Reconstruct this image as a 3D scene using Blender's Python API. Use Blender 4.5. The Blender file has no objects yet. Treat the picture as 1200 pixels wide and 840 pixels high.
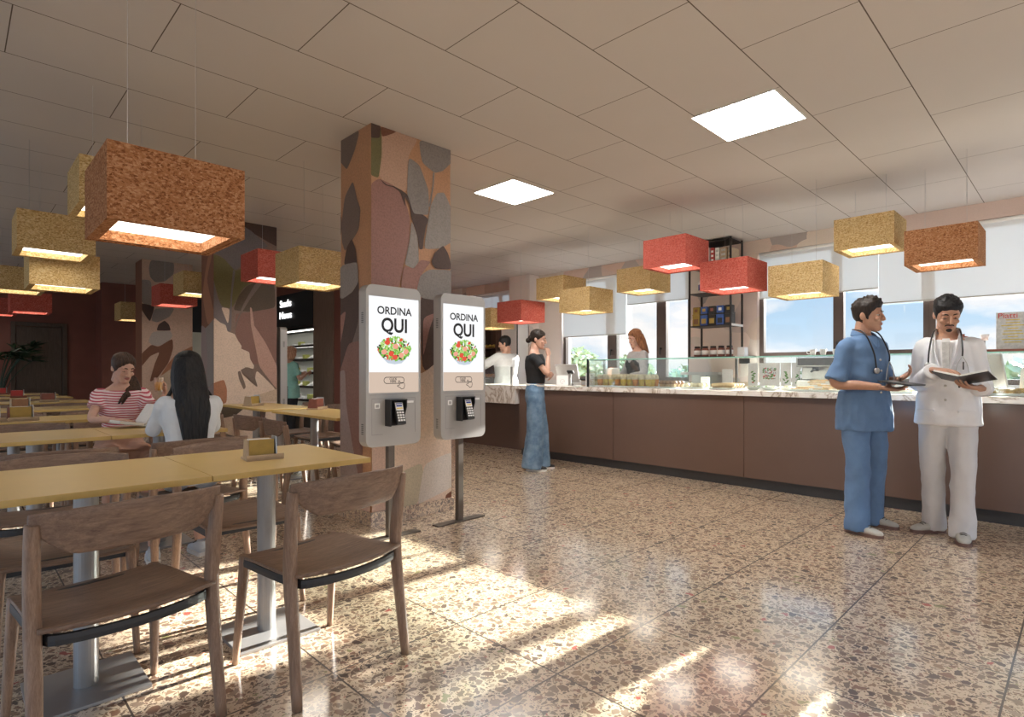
import bpy, bmesh, math, random
from mathutils import Vector, Matrix, noise, geometry
random.seed(7)
PI = math.pi
SC = bpy.context.scene
COL = SC.collection
V = Vector

# ---------------------------------------------------------------- materials
def _nt(name):
    m = bpy.data.materials.new(name); m.use_nodes = True
    nt = m.node_tree; nt.nodes.clear()
    out = nt.nodes.new('ShaderNodeOutputMaterial')
    return m, nt, out

def nd(nt, typ, props=None, **ins):
    n = nt.nodes.new(typ)
    if props:
        for k, v in props.items(): setattr(n, k, v)
    for k, v in ins.items():
        k2 = k.replace('_', ' ')
        s = n.inputs[int(k[1:])] if (k[0] == 'i' and k[1:].isdigit()) else n.inputs[k2]
        if isinstance(v, bpy.types.NodeSocket): nt.links.new(v, s)
        else: s.default_value = v
    return n

def rgba(c): return (c[0], c[1], c[2], 1.0)

def mth(nt, op, a, b=None, c=None):
    n = nt.nodes.new('ShaderNodeMath'); n.operation = op
    for i, v in enumerate((a, b, c)):
        if v is None: continue
        if isinstance(v, bpy.types.NodeSocket): nt.links.new(v, n.inputs[i])
        else: n.inputs[i].default_value = v
    return n.outputs[0]

def mixc(nt, fac, a, b):
    n = nt.nodes.new('ShaderNodeMix'); n.data_type = 'RGBA'
    for s, v in ((n.inputs[0], fac), (n.inputs[6], a), (n.inputs[7], b)):
        if isinstance(v, bpy.types.NodeSocket): nt.links.new(v, s)
        else: s.default_value = v if isinstance(v, float) else rgba(v)
    return n.outputs[2]

def ramp(nt, fac, stops, interp='LINEAR'):
    n = nt.nodes.new('ShaderNodeValToRGB'); nt.links.new(fac, n.inputs[0])
    cr = n.color_ramp; cr.interpolation = interp
    while len(cr.elements) > 1: cr.elements.remove(cr.elements[-1])
    cr.elements[0].position = stops[0][0]; cr.elements[0].color = rgba(stops[0][1])
    for p, c in stops[1:]:
        e = cr.elements.new(p); e.color = rgba(c)
    return n.outputs[0]

def princ(nt, out, color, rough=.5, metal=0., spec=.5, normal=None, **kw):
    b = nt.nodes.new('ShaderNodeBsdfPrincipled')
    for k, v in (('Base Color', color), ('Roughness', rough), ('Metallic', metal), ('Specular IOR Level', spec), ('Normal', normal)):
        if v is None: continue
        if isinstance(v, bpy.types.NodeSocket): nt.links.new(v, b.inputs[k])
        else: b.inputs[k].default_value = rgba(v) if k == 'Base Color' else v
    for k, v in kw.items(): b.inputs[k.replace('_', ' ')].default_value = v
    nt.links.new(b.outputs[0], out.inputs[0])
    return b

def M(name, col, rough=.5, metal=0., spec=.5, var=.0, scale=30., bump=0., stretch=None, col2=None, **kw):
    """plain procedural surface: colour with a noise variation and optional bump"""
    m, nt, out = _nt(name)
    tc = nt.nodes.new('ShaderNodeTexCoord').outputs['Object']
    if stretch:
        tc = nd(nt, 'ShaderNodeMapping', Vector=tc, Scale=stretch).outputs[0]
    no = nd(nt, 'ShaderNodeTexNoise', Vector=tc, Scale=scale, Detail=4., Roughness=.6)
    c2 = col2 if col2 else tuple(min(1, c * (1 - var)) for c in col)
    f = nd(nt, 'ShaderNodeMapRange', Value=no.outputs[0], From_Min=.35, From_Max=.65).outputs[0]
    c = mixc(nt, f, col, c2)
    nrm = None
    if bump:
        nrm = nd(nt, 'ShaderNodeBump', Strength=bump, Distance=.004, Height=no.outputs[0]).outputs[0]
    princ(nt, out, c, rough, metal, spec, nrm, **kw)
    return m

def M_emit(name, col, s):
    m, nt, out = _nt(name)
    e = nd(nt, 'ShaderNodeEmission', Color=rgba(col), Strength=s)
    nt.links.new(e.outputs[0], out.inputs[0]); return m

def M_glass(name, tint=(.93, .97, .96), refl=.08, body=0.):
    m, nt, out = _nt(name)
    t = nd(nt, 'ShaderNodeBsdfTransparent', Color=rgba(tint))
    g = nd(nt, 'ShaderNodeBsdfGlossy', Color=(1, 1, 1, 1), Roughness=.02)
    lw = nd(nt, 'ShaderNodeLayerWeight', Blend=.25)
    f = mth(nt, 'ADD', mth(nt, 'MULTIPLY', lw.outputs['Fresnel'], .55), refl)
    mx = nd(nt, 'ShaderNodeMixShader', i0=f, i1=t.outputs[0], i2=g.outputs[0])
    res = mx.outputs[0]
    if body:
        d = nd(nt, 'ShaderNodeBsdfDiffuse', Color=(.9, .95, .93, 1))
        res = nd(nt, 'ShaderNodeMixShader', i0=body, i1=res, i2=d.outputs[0]).outputs[0]
    nt.links.new(res, out.inputs[0]); return m

def M_wood(name, a, b, axis=(1, 12, 12), scale=6., rough=.45):
    m, nt, out = _nt(name)
    tc = nt.nodes.new('ShaderNodeTexCoord').outputs['Object']
    mp = nd(nt, 'ShaderNodeMapping', Vector=tc, Scale=axis).outputs[0]
    n1 = nd(nt, 'ShaderNodeTexNoise', Vector=mp, Scale=scale, Detail=6., Roughness=.65, Distortion=.6)
    n2 = nd(nt, 'ShaderNodeTexNoise', Vector=mp, Scale=scale * 6, Detail=3.)
    f = mth(nt, 'ADD', mth(nt, 'MULTIPLY', n1.outputs[0], .7), mth(nt, 'MULTIPLY', n2.outputs[0], .3))
    c = ramp(nt, f, [(.33, a), (.5, tuple((x + y) / 2 for x, y in zip(a, b))), (.66, b)])
    nrm = nd(nt, 'ShaderNodeBump', Strength=.12, Distance=.002, Height=f).outputs[0]
    princ(nt, out, c, rough, 0., .4, nrm); return m

def M_felt(name, base, dark, light):
    """pressed fibre board: fine speckle of dark and light flakes"""
    m, nt, out = _nt(name)
    tc = nt.nodes.new('ShaderNodeTexCoord').outputs['Object']
    n1 = nd(nt, 'ShaderNodeTexNoise', Vector=tc, Scale=95., Detail=5., Roughness=.85, Distortion=1.5)
    n2 = nd(nt, 'ShaderNodeTexNoise', Vector=tc, Scale=14., Detail=2.)
    n3 = nd(nt, 'ShaderNodeTexVoronoi', {'feature': 'F1'}, Vector=nd(nt, 'ShaderNodeMapping', Vector=tc, Scale=(1., 1., 1.6), Rotation=(.5, .4, .3)).outputs[0], Scale=100.)
    rv = nd(nt, 'ShaderNodeSeparateColor', Color=n3.outputs['Color']).outputs[0]
    f = mth(nt, 'ADD', mth(nt, 'MULTIPLY', n1.outputs[0], .72), mth(nt, 'MULTIPLY', rv, .28))
    c = ramp(nt, f, [(.36, tuple(x * .8 for x in dark)), (.46, base), (.54, base), (.64, light)])
    c = mixc(nt, mth(nt, 'MULTIPLY', n2.outputs[0], .25), c, dark)
    nrm = nd(nt, 'ShaderNodeBump', Strength=.25, Distance=.003, Height=n1.outputs[0]).outputs[0]
    princ(nt, out, c, .9, 0., .15, nrm); return m

def M_paper(name, col, s=75., amt=.6):
    """one tone of the printed mural with its stony grain"""
    m, nt, out = _nt(name)
    tc = nt.nodes.new('ShaderNodeTexCoord').outputs['Object']
    n1 = nd(nt, 'ShaderNodeTexNoise', Vector=tc, Scale=s, Detail=2., Roughness=.8)
    n2 = nd(nt, 'ShaderNodeTexNoise', Vector=tc, Scale=7., Detail=3.)
    f1 = nd(nt, 'ShaderNodeMapRange', Value=n1.outputs[0], From_Min=.42, From_Max=.68).outputs[0]
    c = mixc(nt, mth(nt, 'MULTIPLY', f1, amt), col, tuple(x * .55 for x in col))
    c = mixc(nt, mth(nt, 'MULTIPLY', n2.outputs[0], .35), c, tuple(min(1, x * 1.25 + .02) for x in col))
    princ(nt, out, c, .55, 0., .3); return m

def terrazzo(name, seams=True, rough=.13):
    m, nt, out = _nt(name)
    tc = nt.nodes.new('ShaderNodeTexCoord').outputs['Object']
    w = nd(nt, 'ShaderNodeTexNoise', Vector=tc, Scale=30., Detail=2.)
    tcw = nd(nt, 'ShaderNodeMixRGB', {'blend_type': 'LINEAR_LIGHT'}, Fac=.018, Color1=tc, Color2=w.outputs[1]).outputs[0]
    def chips(scale, thr, keep, rnd):
        e = nd(nt, 'ShaderNodeTexVoronoi', {'feature': 'DISTANCE_TO_EDGE'}, Vector=tcw, Scale=scale, Randomness=rnd)
        f = nd(nt, 'ShaderNodeTexVoronoi', {'feature': 'F1'}, Vector=tcw, Scale=scale, Randomness=rnd)
        sp = nd(nt, 'ShaderNodeSeparateColor', Color=f.outputs['Color'])
        th = mth(nt, 'MULTIPLY_ADD', sp.outputs[2], .16, thr)
        mask = mth(nt, 'MULTIPLY', mth(nt, 'GREATER_THAN', e.outputs[0], th), mth(nt, 'GREATER_THAN', sp.outputs[1], keep))
        return mask, sp.outputs[0]
    m1, r1 = chips(30., .06, .06, .95)
    m2, r2 = chips(85., .09, .3, 1.)
    pal = [(0., (.17, .1, .065)), (.18, (.24, .155, .105)), (.34, (.31, .215, .15)), (.46, (.1, .062, .045)), (.58, (.32, .205, .125)),
           (.68, (.21, .145, .1)), (.8, (.26, .135, .085)), (.92, (.44, .33, .24)), (.978, (.42, .08, .06)), (.988, (.28, .26, .11))]
    base = mixc(nt, nd(nt, 'ShaderNodeTexNoise', Vector=tc, Scale=3., Detail=2.).outputs[0], (.77, .615, .44), (.70, .54, .37))
    c = mixc(nt, m2, base, ramp(nt, r2, pal, 'CONSTANT'))
    c = mixc(nt, m1, c, ramp(nt, r1, pal, 'CONSTANT'))
    if seams:
        s = nd(nt, 'ShaderNodeSeparateXYZ', Vector=tc)
        def line(o, off):
            q = mth(nt, 'FRACT', mth(nt, 'DIVIDE', mth(nt, 'SUBTRACT', o, off), .6))
            return mth(nt, 'LESS_THAN', mth(nt, 'SUBTRACT', .5, mth(nt, 'ABSOLUTE', mth(nt, 'SUBTRACT', q, .5))), .0058)
        l = mth(nt, 'MAXIMUM', line(s.outputs[0], 1.629 - 6), line(s.outputs[1], 1.409 - 6))
        c = mixc(nt, l, c, (.06, .042, .032))
    b = princ(nt, out, c, .4, 0., .4)
    b.inputs['Coat Weight'].default_value = 1.; b.inputs['Coat IOR'].default_value = 2.7; b.inputs['Coat Roughness'].default_value = rough
    return m

def M_marble(name):
    m, nt, out = _nt(name)
    tc = nt.nodes.new('ShaderNodeTexCoord').outputs['Object']
    n = nd(nt, 'ShaderNodeTexNoise', Vector=tc, Scale=2.6, Detail=8., Roughness=.6, Distortion=1.6)
    v = mth(nt, 'ABSOLUTE', mth(nt, 'SUBTRACT', n.outputs[0], .5))
    c = ramp(nt, v, [(0., (.32, .24, .17)), (.012, (.62, .54, .47)), (.05, (.82, .77, .72)), (.2, (.86, .82, .78))])
    princ(nt, out, c, .18, 0., .5); return m

def M_mural(name, k=0.):
    """printed wall covering made of big overlapping rounded shapes"""
    m, nt, out = _nt(name)
    tc = nt.nodes.new('ShaderNodeTexCoord').outputs['Object']
    w = nd(nt, 'ShaderNodeTexNoise', Vector=tc, Scale=1.3, Detail=2.)
    tcw = nd(nt, 'ShaderNodeMixRGB', {'blend_type': 'LINEAR_LIGHT'}, Fac=.22, Color1=tc, Color2=w.outputs[1]).outputs[0]
    f = nd(nt, 'ShaderNodeTexVoronoi', {'feature': 'F1', 'distance': 'EUCLIDEAN'}, Vector=tcw, Scale=1.9)
    sp = nd(nt, 'ShaderNodeSeparateColor', Color=f.outputs['Color'])
    c = ramp(nt, sp.outputs[0], [(0., (.72, .58, .52)), (.16, (.86, .70, .60)), (.34, (.5, .45, .43)), (.46, (.9, .8, .7)), (.6, (.76, .57, .48)),
                                 (.74, (.74, .66, .58)), (.86, (.3, .23, .2)), (.92, (.7, .56, .46))], 'CONSTANT')
    n1 = nd(nt, 'ShaderNodeTexNoise', Vector=tc, Scale=130., Detail=2., Roughness=.8)
    c = mixc(nt, mth(nt, 'MULTIPLY', n1.outputs[0], .35), c, (.25, .19, .16))
    if k: c = mixc(nt, k, c, (.86, .8, .77))
    princ(nt, out, c, .6, 0., .3); return m

def M_ceiling(name):
    """ceiling boards 1.2 x 0.6 m in running bond, dark joints"""
    m, nt, out = _nt(name)
    tc = nt.nodes.new('ShaderNodeTexCoord').outputs['Object']
    s = nd(nt, 'ShaderNodeSeparateXYZ', Vector=tc)
    v = mth(nt, 'DIVIDE', mth(nt, 'SUBTRACT', s.outputs[1], 1.431 - 12), .5985)
    row = mth(nt, 'FLOOR', v)
    fv = mth(nt, 'FRACT', v)
    odd = mth(nt, 'MODULO', row, 2.)
    u = mth(nt, 'FRACT', mth(nt, 'ADD', mth(nt, 'DIVIDE', mth(nt, 'SUBTRACT', s.outputs[0], 3.82 - 12.), 1.2), mth(nt, 'MULTIPLY', odd, .5)))
    lv = mth(nt, 'LESS_THAN', mth(nt, 'SUBTRACT', .5, mth(nt, 'ABSOLUTE', mth(nt, 'SUBTRACT', fv, .5))), .0055)
    lu = mth(nt, 'LESS_THAN', mth(nt, 'SUBTRACT', .5, mth(nt, 'ABSOLUTE', mth(nt, 'SUBTRACT', u, .5))), .0024)
    l = mth(nt, 'MAXIMUM', lv, lu)
    no = nd(nt, 'ShaderNodeTexNoise', Vector=tc, Scale=2., Detail=3.)
    c = mixc(nt, no.outputs[0], (.60, .555, .52), (.57, .525, .49))
    c = mixc(nt, l, c, (.12, .09, .07))
    princ(nt, out, c, .75, 0., .25); return m

MT = {}
def mats():
    g = MT
    g['floor'] = terrazzo('terrazzo')
    g['terrazzo_skirt'] = terrazzo('terrazzo_skirting', False, .3)
    g['ceiling'] = M_ceiling('ceiling_boards')
    g['mural'] = M_mural('mural_print')
    g['mural_pale'] = M_mural('pale_mural_print', .62)
    g['red_wall'] = M('red_brown_paint', (.24, .085, .06), .6, var=.12, scale=3)
    g['white_wall'] = M('white_plaster', (.78, .76, .73), .7, var=.05, scale=4)
    g['counter'] = M('brown_lacquer', (.14, .085, .064), .25, spec=.5, var=.06, scale=2)
    g['plinth'] = M('dark_plinth', (.035, .034, .036), .35, var=.1)
    g['marble'] = M_marble('veined_marble')
    g['yellow_top'] = M('ochre_laminate', (.70, .50, .20), .33, var=.05, scale=5, spec=.5)
    g['table_edge'] = M('ochre_edge', (.62, .42, .13), .4, var=.08)
    g['steel_grey'] = M('grey_powder_coat', (.33, .32, .31), .38, .55, var=.06, scale=8)
    g['walnut'] = M_wood('walnut', (.12, .07, .048), (.28, .185, .13), (3, 30, 30), 3.)
    g['walnut_leg'] = M_wood('walnut_legs', (.18, .108, .072), (.35, .235, .165), (30, 30, 3), 3.)
    g['black_frame'] = M('black_underframe', (.025, .023, .023), .45)
    g['door_wood'] = M_wood('dark_door_veneer', (.06, .04, .028), (.12, .085, .06), (10, 10, 1.2), 4.)
    g['wood_panel'] = M_wood('brown_wall_veneer', (.16, .105, .08), (.27, .19, .145), (12, 12, 1.2), 4.)
    g['felt_gold'] = M_felt('felt_gold', (.60, .42, .19), (.40, .24, .08), (.76, .61, .36))
    g['felt_orange'] = M_felt('felt_orange', (.40, .18, .08), (.22, .08, .03), (.56, .31, .17))
    g['felt_red'] = M_felt('felt_red', (.52, .115, .085), (.42, .07, .05), (.6, .2, .16))
    g['lamp_emit'] = M_emit('lamp_diffuser', (1., .93, .82), 3.)
    g['ceil_emit'] = M_emit('ceiling_panel_light', (1., .97, .93), 26.)
    g['wire'] = M('steel_wire', (.6, .6, .6), .4, .6)
    g['win_frame'] = M('bronze_frame', (.085, .06, .05), .4, .2, var=.05)
    g['glass'] = M_glass('clear_glass', (.98, .99, .99), .01)
    g['show_glass'] = M_glass('showcase_glass', (.95, .985, .975), .03, .02)
    g['edge_glass'] = M('glass_edge', (.25, .55, .45), .1, spec=.8)
    m, nt, out = _nt('roller_blind')
    d = nd(nt, 'ShaderNodeBsdfDiffuse', Color=(.8, .84, .87, 1))
    t = nd(nt, 'ShaderNodeBsdfTranslucent', Color=(.84, .92, 1., 1))
    a = nd(nt, 'ShaderNodeMixShader', i0=.1, i1=d.outputs[0], i2=t.outputs[0])
    nt.links.new(a.outputs[0], out.inputs[0]); g['blind'] = m
    g['kiosk'] = M('kiosk_grey', (.42, .405, .39), .35, .25, var=.03, scale=5)
    g['kiosk_dark'] = M('kiosk_groove', (.14, .14, .14), .5)
    g['black'] = M('black_plastic', (.015, .015, .016), .35)
    g['white'] = M('white_plastic', (.85, .85, .84), .35, var=.02)
    g['screen_white'] = M_emit('screen_white', (.97, .98, 1.), .6)
    g['screen_beige'] = M_emit('screen_beige', (.66, .52, .42), .6)
    g['screen_ink'] = M('screen_ink', (.01, .01, .01), .5)
    g['tan'] = M('tan_card', (.5, .38, .26), .7, var=.1)
    g['bag_brown'] = M('brown_box', (.28, .14, .07), .6, var=.15)
    g['red'] = M('red_plastic', (.5, .045, .04), .4, var=.1)
    g['redbrown'] = M('red_brown_wood', (.28, .09, .06), .5, var=.15)
    g['gold'] = M('gold_amber', (.42, .28, .06), .35, var=.12)
    g['napkin'] = M('paper_napkins', (.82, .8, .76), .9, var=.06)
    g['grey_metal'] = M('brushed_metal', (.55, .55, .53), .3, .7, var=.08)
    g['black_sign'] = M('black_sign', (.018, .02, .022), .5)
    g['letters'] = M_emit('lit_letters', (1., 1., 1.), 1.3)
    g['bronze_post'] = M('bronze_post', (.15, .125, .105), .35, .5, var=.08)
    g['strip'] = M_emit('shelf_light', (1., .97, .9), 3.5)
    g['shelf_back'] = M('fridge_back', (.7, .7, .62), .5, var=.05)
    g['dark_metal'] = M('dark_shelf_frame', (.03, .025, .023), .45, .3)
    g['leaf'] = M('plant_leaf', (.022, .055, .022), .4, var=.4, scale=6)
    g['leaf_out'] = M('tree_leaf', (.34, .36, .13), .6, var=.45, scale=3)
    g['leaf_out2'] = M('hedge_leaf', (.2, .27, .14), .6, var=.45, scale=3)
    g['bark'] = M('bark', (.09, .06, .04), .9, var=.3)
    g['pot'] = M('grey_pot', (.16, .15, .14), .6, var=.1)
    tones = dict(tan=(.50, .27, .15), pink=(.50, .32, .23), olive=(.17, .15, .065), dark=(.085, .05, .04), brown=(.2, .085, .05), rose=(.32, .165, .135),
                 grey=(.255, .225, .21), greyb=(.3, .265, .245), cream=(.72, .57, .46), palepink=(.62, .45, .38), sage=(.56, .5, .38), pale=(.68, .62, .57),
                 taupe=(.2, .145, .12), rosebrown=(.25, .135, .11), mauve=(.33, .25, .235), slate=(.19, .165, .17), darkolive=(.105, .075, .05),
                 blush=(.5, .31, .25), orange=(.4, .18, .1), sand=(.58, .44, .32), pale2=(.47, .41, .37), rust=(.22, .09, .05), cocoa=(.24, .165, .135), tan3=(.62, .44, .34))
    for k, c in tones.items(): g['t_' + k] = M_paper('mural_' + k, c)

# ---------------------------------------------------------------- mesh helpers
def new_obj(name, bm, mat=None, parent=None, smooth=False, mats_=None):
    me = bpy.data.meshes.new(name)
    bmesh.ops.recalc_face_normals(bm, faces=bm.faces)
    bm.to_mesh(me); bm.free()
    return link(name, me, mat, parent, smooth, mats_)

def link(name, me, mat=None, parent=None, smooth=False, mats_=None):
    o = bpy.data.objects.new(name, me); COL.objects.link(o)
    for m in (mats_ if mats_ else [mat]):
        if m: me.materials.append(MT[m] if isinstance(m, str) else m)
    if smooth:
        for p in me.polygons: p.use_smooth = True
    if parent: o.parent = parent
    return o

def empty(name, loc=(0, 0, 0), rz=0.):
    o = bpy.data.objects.new(name, None); COL.objects.link(o)
    o.empty_display_size = .1
    o.location = loc; o.rotation_euler = (0, 0, rz); return o

def tag(o, label=None, cat=None, group=None, kind=None):
    if label: o['label'] = label
    if cat: o['category'] = cat
    if group: o['group'] = group
    if kind: o['kind'] = kind
    return o

def copy_tree(o, parent=None):
    c = o.copy(); COL.objects.link(c)
    c.parent = parent
    for ch in list(o.children): copy_tree(ch, c)
    return c

def BM(): return bmesh.new()

def box(bm, c, s, rot=None, bev=0., mi=0, taper=None):
    """axis box centre c, size s; rot Matrix; bev edge bevel"""
    r = bmesh.ops.create_cube(bm, size=1.)
    vs = r['verts']
    for v in vs:
        v.co = V((v.co.x * s[0], v.co.y * s[1], v.co.z * s[2]))
        if taper and v.co.z > 0: v.co.x *= taper; v.co.y *= taper
    fs = set(f for v in vs for f in v.link_faces)
    if bev:
        es = list(set(e for v in vs for e in v.link_edges))
        rr = bmesh.ops.bevel(bm, geom=es, offset=bev, segments=2, affect='EDGES', profile=.6)
        vs = list(set(v for f in rr['faces'] for v in f.verts) | set(v for v in vs if v.is_valid))
        fs = set(f for v in vs for f in v.link_faces)
    mat = Matrix.Translation(V(c)) @ (rot.to_4x4() if rot else Matrix.Identity(4))
    for v in vs: v.co = mat @ v.co
    for f in fs: f.material_index = mi
    return vs

def xbox(bm, x0, x1, y0, y1, z0, z1, bev=0., mi=0):
    return box(bm, ((x0 + x1) / 2, (y0 + y1) / 2, (z0 + z1) / 2), (abs(x1 - x0), abs(y1 - y0), abs(z1 - z0)), None, bev, mi)

def loft(bm, path, rad, seg=12, lat=None, cap=True, mi=0, sup=2., closed=False):
    """tube through path; rad entries r or (rx,ry); lat: lateral reference vector"""
    P = [V(p) for p in path]; n = len(P)
    rings = []
    prev = V(lat) if lat else None
    for i in range(n):
        t = (P[min(i + 1, n - 1)] - P[max(i - 1, 0)])
        if t.length < 1e-9: t = V((0, 0, 1))
        t.normalize()
        if prev is None:
            prev = V((1, 0, 0)) if abs(t.x) < .9 else V((0, 1, 0))
        x = prev - t * prev.dot(t)
        if x.length < 1e-6: x = t.orthogonal()
        x.normalize(); y = t.cross(x)
        if not lat: prev = x
        r = rad[i] if isinstance(rad, (list, tuple)) else rad
        rx, ry = r if isinstance(r, (tuple, list)) else (r, r)
        ring = []
        for k in range(seg):
            a = 2 * PI * k / seg
            ca, sa = math.cos(a), math.sin(a)
            if sup != 2.:
                ca = math.copysign(abs(ca) ** (2 / sup), ca); sa = math.copysign(abs(sa) ** (2 / sup), sa)
            ring.append(bm.verts.new(P[i] + x * (rx * ca) + y * (ry * sa)))
        rings.append(ring)
    for i in range(n - 1):
        for k in range(seg):
            f = bm.faces.new((rings[i][k], rings[i][(k + 1) % seg], rings[i + 1][(k + 1) % seg], rings[i + 1][k])); f.material_index = mi
    if cap:
        for ring in (rings[0], rings[-1]):
            f = bm.faces.new(ring); f.material_index = mi
    return rings

def smooth_path(pts, n=4):
    P = [V(p) for p in pts]; out = []
    for i in range(len(P) - 1):
        p0 = P[max(i - 1, 0)]; p1 = P[i]; p2 = P[i + 1]; p3 = P[min(i + 2, len(P) - 1)]
        for k in range(n):
            t = k / n
            out.append(.5 * ((2 * p1) + (p2 - p0) * t + (2 * p0 - 5 * p1 + 4 * p2 - p3) * t * t + (3 * p1 - p0 - 3 * p2 + p3) * t ** 3))
    out.append(P[-1]); return out

def tube(bm, pts, r, seg=8, n=4, mi=0):
    p = smooth_path(pts, n) if n > 1 else [V(q) for q in pts]
    return loft(bm, p, [r] * len(p) if not isinstance(r, list) else r, seg, mi=mi)

def ell(bm, c, r, rot=None, u=16, v=10, mi=0):
    res = bmesh.ops.create_uvsphere(bm, u_segments=u, v_segments=v, radius=1.)
    m = Matrix.Translation(V(c)) @ (rot.to_4x4() if rot else Matrix.Identity(4))
    for x in res['verts']: x.co = m @ V((x.co.x * r[0], x.co.y * r[1], x.co.z * r[2]))
    for f in set(f for x in res['verts'] for f in x.link_faces): f.material_index = mi

def lathe(bm, c, prof, seg=24, mi=0):
    """profile of (radius, z) about the vertical through c, closed at both ends"""
    rings = []
    for r, z in prof:
        rings.append([bm.verts.new((c[0] + max(r, 1e-4) * math.cos(2 * PI * k / seg), c[1] + max(r, 1e-4) * math.sin(2 * PI * k / seg), c[2] + z)) for k in range(seg)])
    for i in range(len(rings) - 1):
        for k in range(seg):
            f = bm.faces.new((rings[i][k], rings[i][(k + 1) % seg], rings[i + 1][(k + 1) % seg], rings[i + 1][k])); f.material_index = mi
    for r in (rings[0], rings[-1]):
        f = bm.faces.new(r); f.material_index = mi

def prism(bm, poly, h, M4=None, mi=0):
    """extrude a 2-D outline (x,y) by h in z, then transform"""
    M4 = M4 or Matrix.Identity(4)
    pts = [V((p[0], p[1], 0)) for p in poly]
    tri = geometry.tessellate_polygon([pts])
    a = [bm.verts.new(M4 @ p) for p in pts]; b = [bm.verts.new(M4 @ (p + V((0, 0, h)))) for p in pts]
    for t in tri:
        for vs in (a, b):
            f = bm.faces.new([vs[i] for i in t]); f.material_index = mi
    n = len(pts)
    for i in range(n):
        f = bm.faces.new((a[i], a[(i + 1) % n], b[(i + 1) % n], b[i])); f.material_index = mi

def rrect(w, h, r, n=5):
    out = []
    for cx, cy, a0 in ((w / 2 - r, h / 2 - r, 0), (-w / 2 + r, h / 2 - r, 90), (-w / 2 + r, -h / 2 + r, 180), (w / 2 - r, -h / 2 + r, 270)):
        for k in range(n + 1):
            a = math.radians(a0 + 90 * k / n); out.append((cx + r * math.cos(a), cy + r * math.sin(a)))
    return out

def text_obj(name, s, size, mat, parent, loc, rot, ext=.001, sx=1., bold=0., align='CENTER'):
    cu = bpy.data.curves.new(name, 'FONT'); cu.body = s; cu.size = size; cu.extrude = ext
    cu.align_x = align; cu.align_y = 'CENTER'; cu.offset = bold
    o = bpy.data.objects.new(name + '_tmp', cu); COL.objects.link(o)
    dg = bpy.context.evaluated_depsgraph_get(); dg.update()
    me = bpy.data.meshes.new_from_object(o.evaluated_get(dg))
    bpy.data.objects.remove(o); bpy.data.curves.remove(cu)
    me.name = name
    for v in me.vertices: v.co.x *= sx
    me.materials.clear()
    ob = link(name, me, mat, parent)
    ob.location = loc; ob.rotation_euler = rot
    return ob

def chaikin(p, it=2):
    """round an outline a little, keeping its points"""
    for c in (.12, .22)[:it]:
        q = []
        for i in range(len(p)):
            a, b = p[i], p[(i + 1) % len(p)]
            q.append((a[0] * (1 - c) + b[0] * c, a[1] * (1 - c) + b[1] * c)); q.append((a[0] * c + b[0] * (1 - c), a[1] * c + b[1] * (1 - c)))
        p = q
    return p

def clip(poly, x0, x1, z0, z1):
    def cut(p, ax, lim, keep_less):
        out = []
        for i in range(len(p)):
            a, b = p[i], p[(i + 1) % len(p)]
            ia = (a[ax] <= lim) if keep_less else (a[ax] >= lim); ib = (b[ax] <= lim) if keep_less else (b[ax] >= lim)
            if ia: out.append(a)
            if ia != ib:
                t = (lim - a[ax]) / (b[ax] - a[ax]); out.append((a[0] + t * (b[0] - a[0]), a[1] + t * (b[1] - a[1])))
        return out
    for ax, lim, kl in ((0, x0, False), (0, x1, True), (1, z0, False), (1, z1, True)):
        if len(poly) > 2: poly = cut(poly, ax, lim, kl)
    return poly

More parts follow.
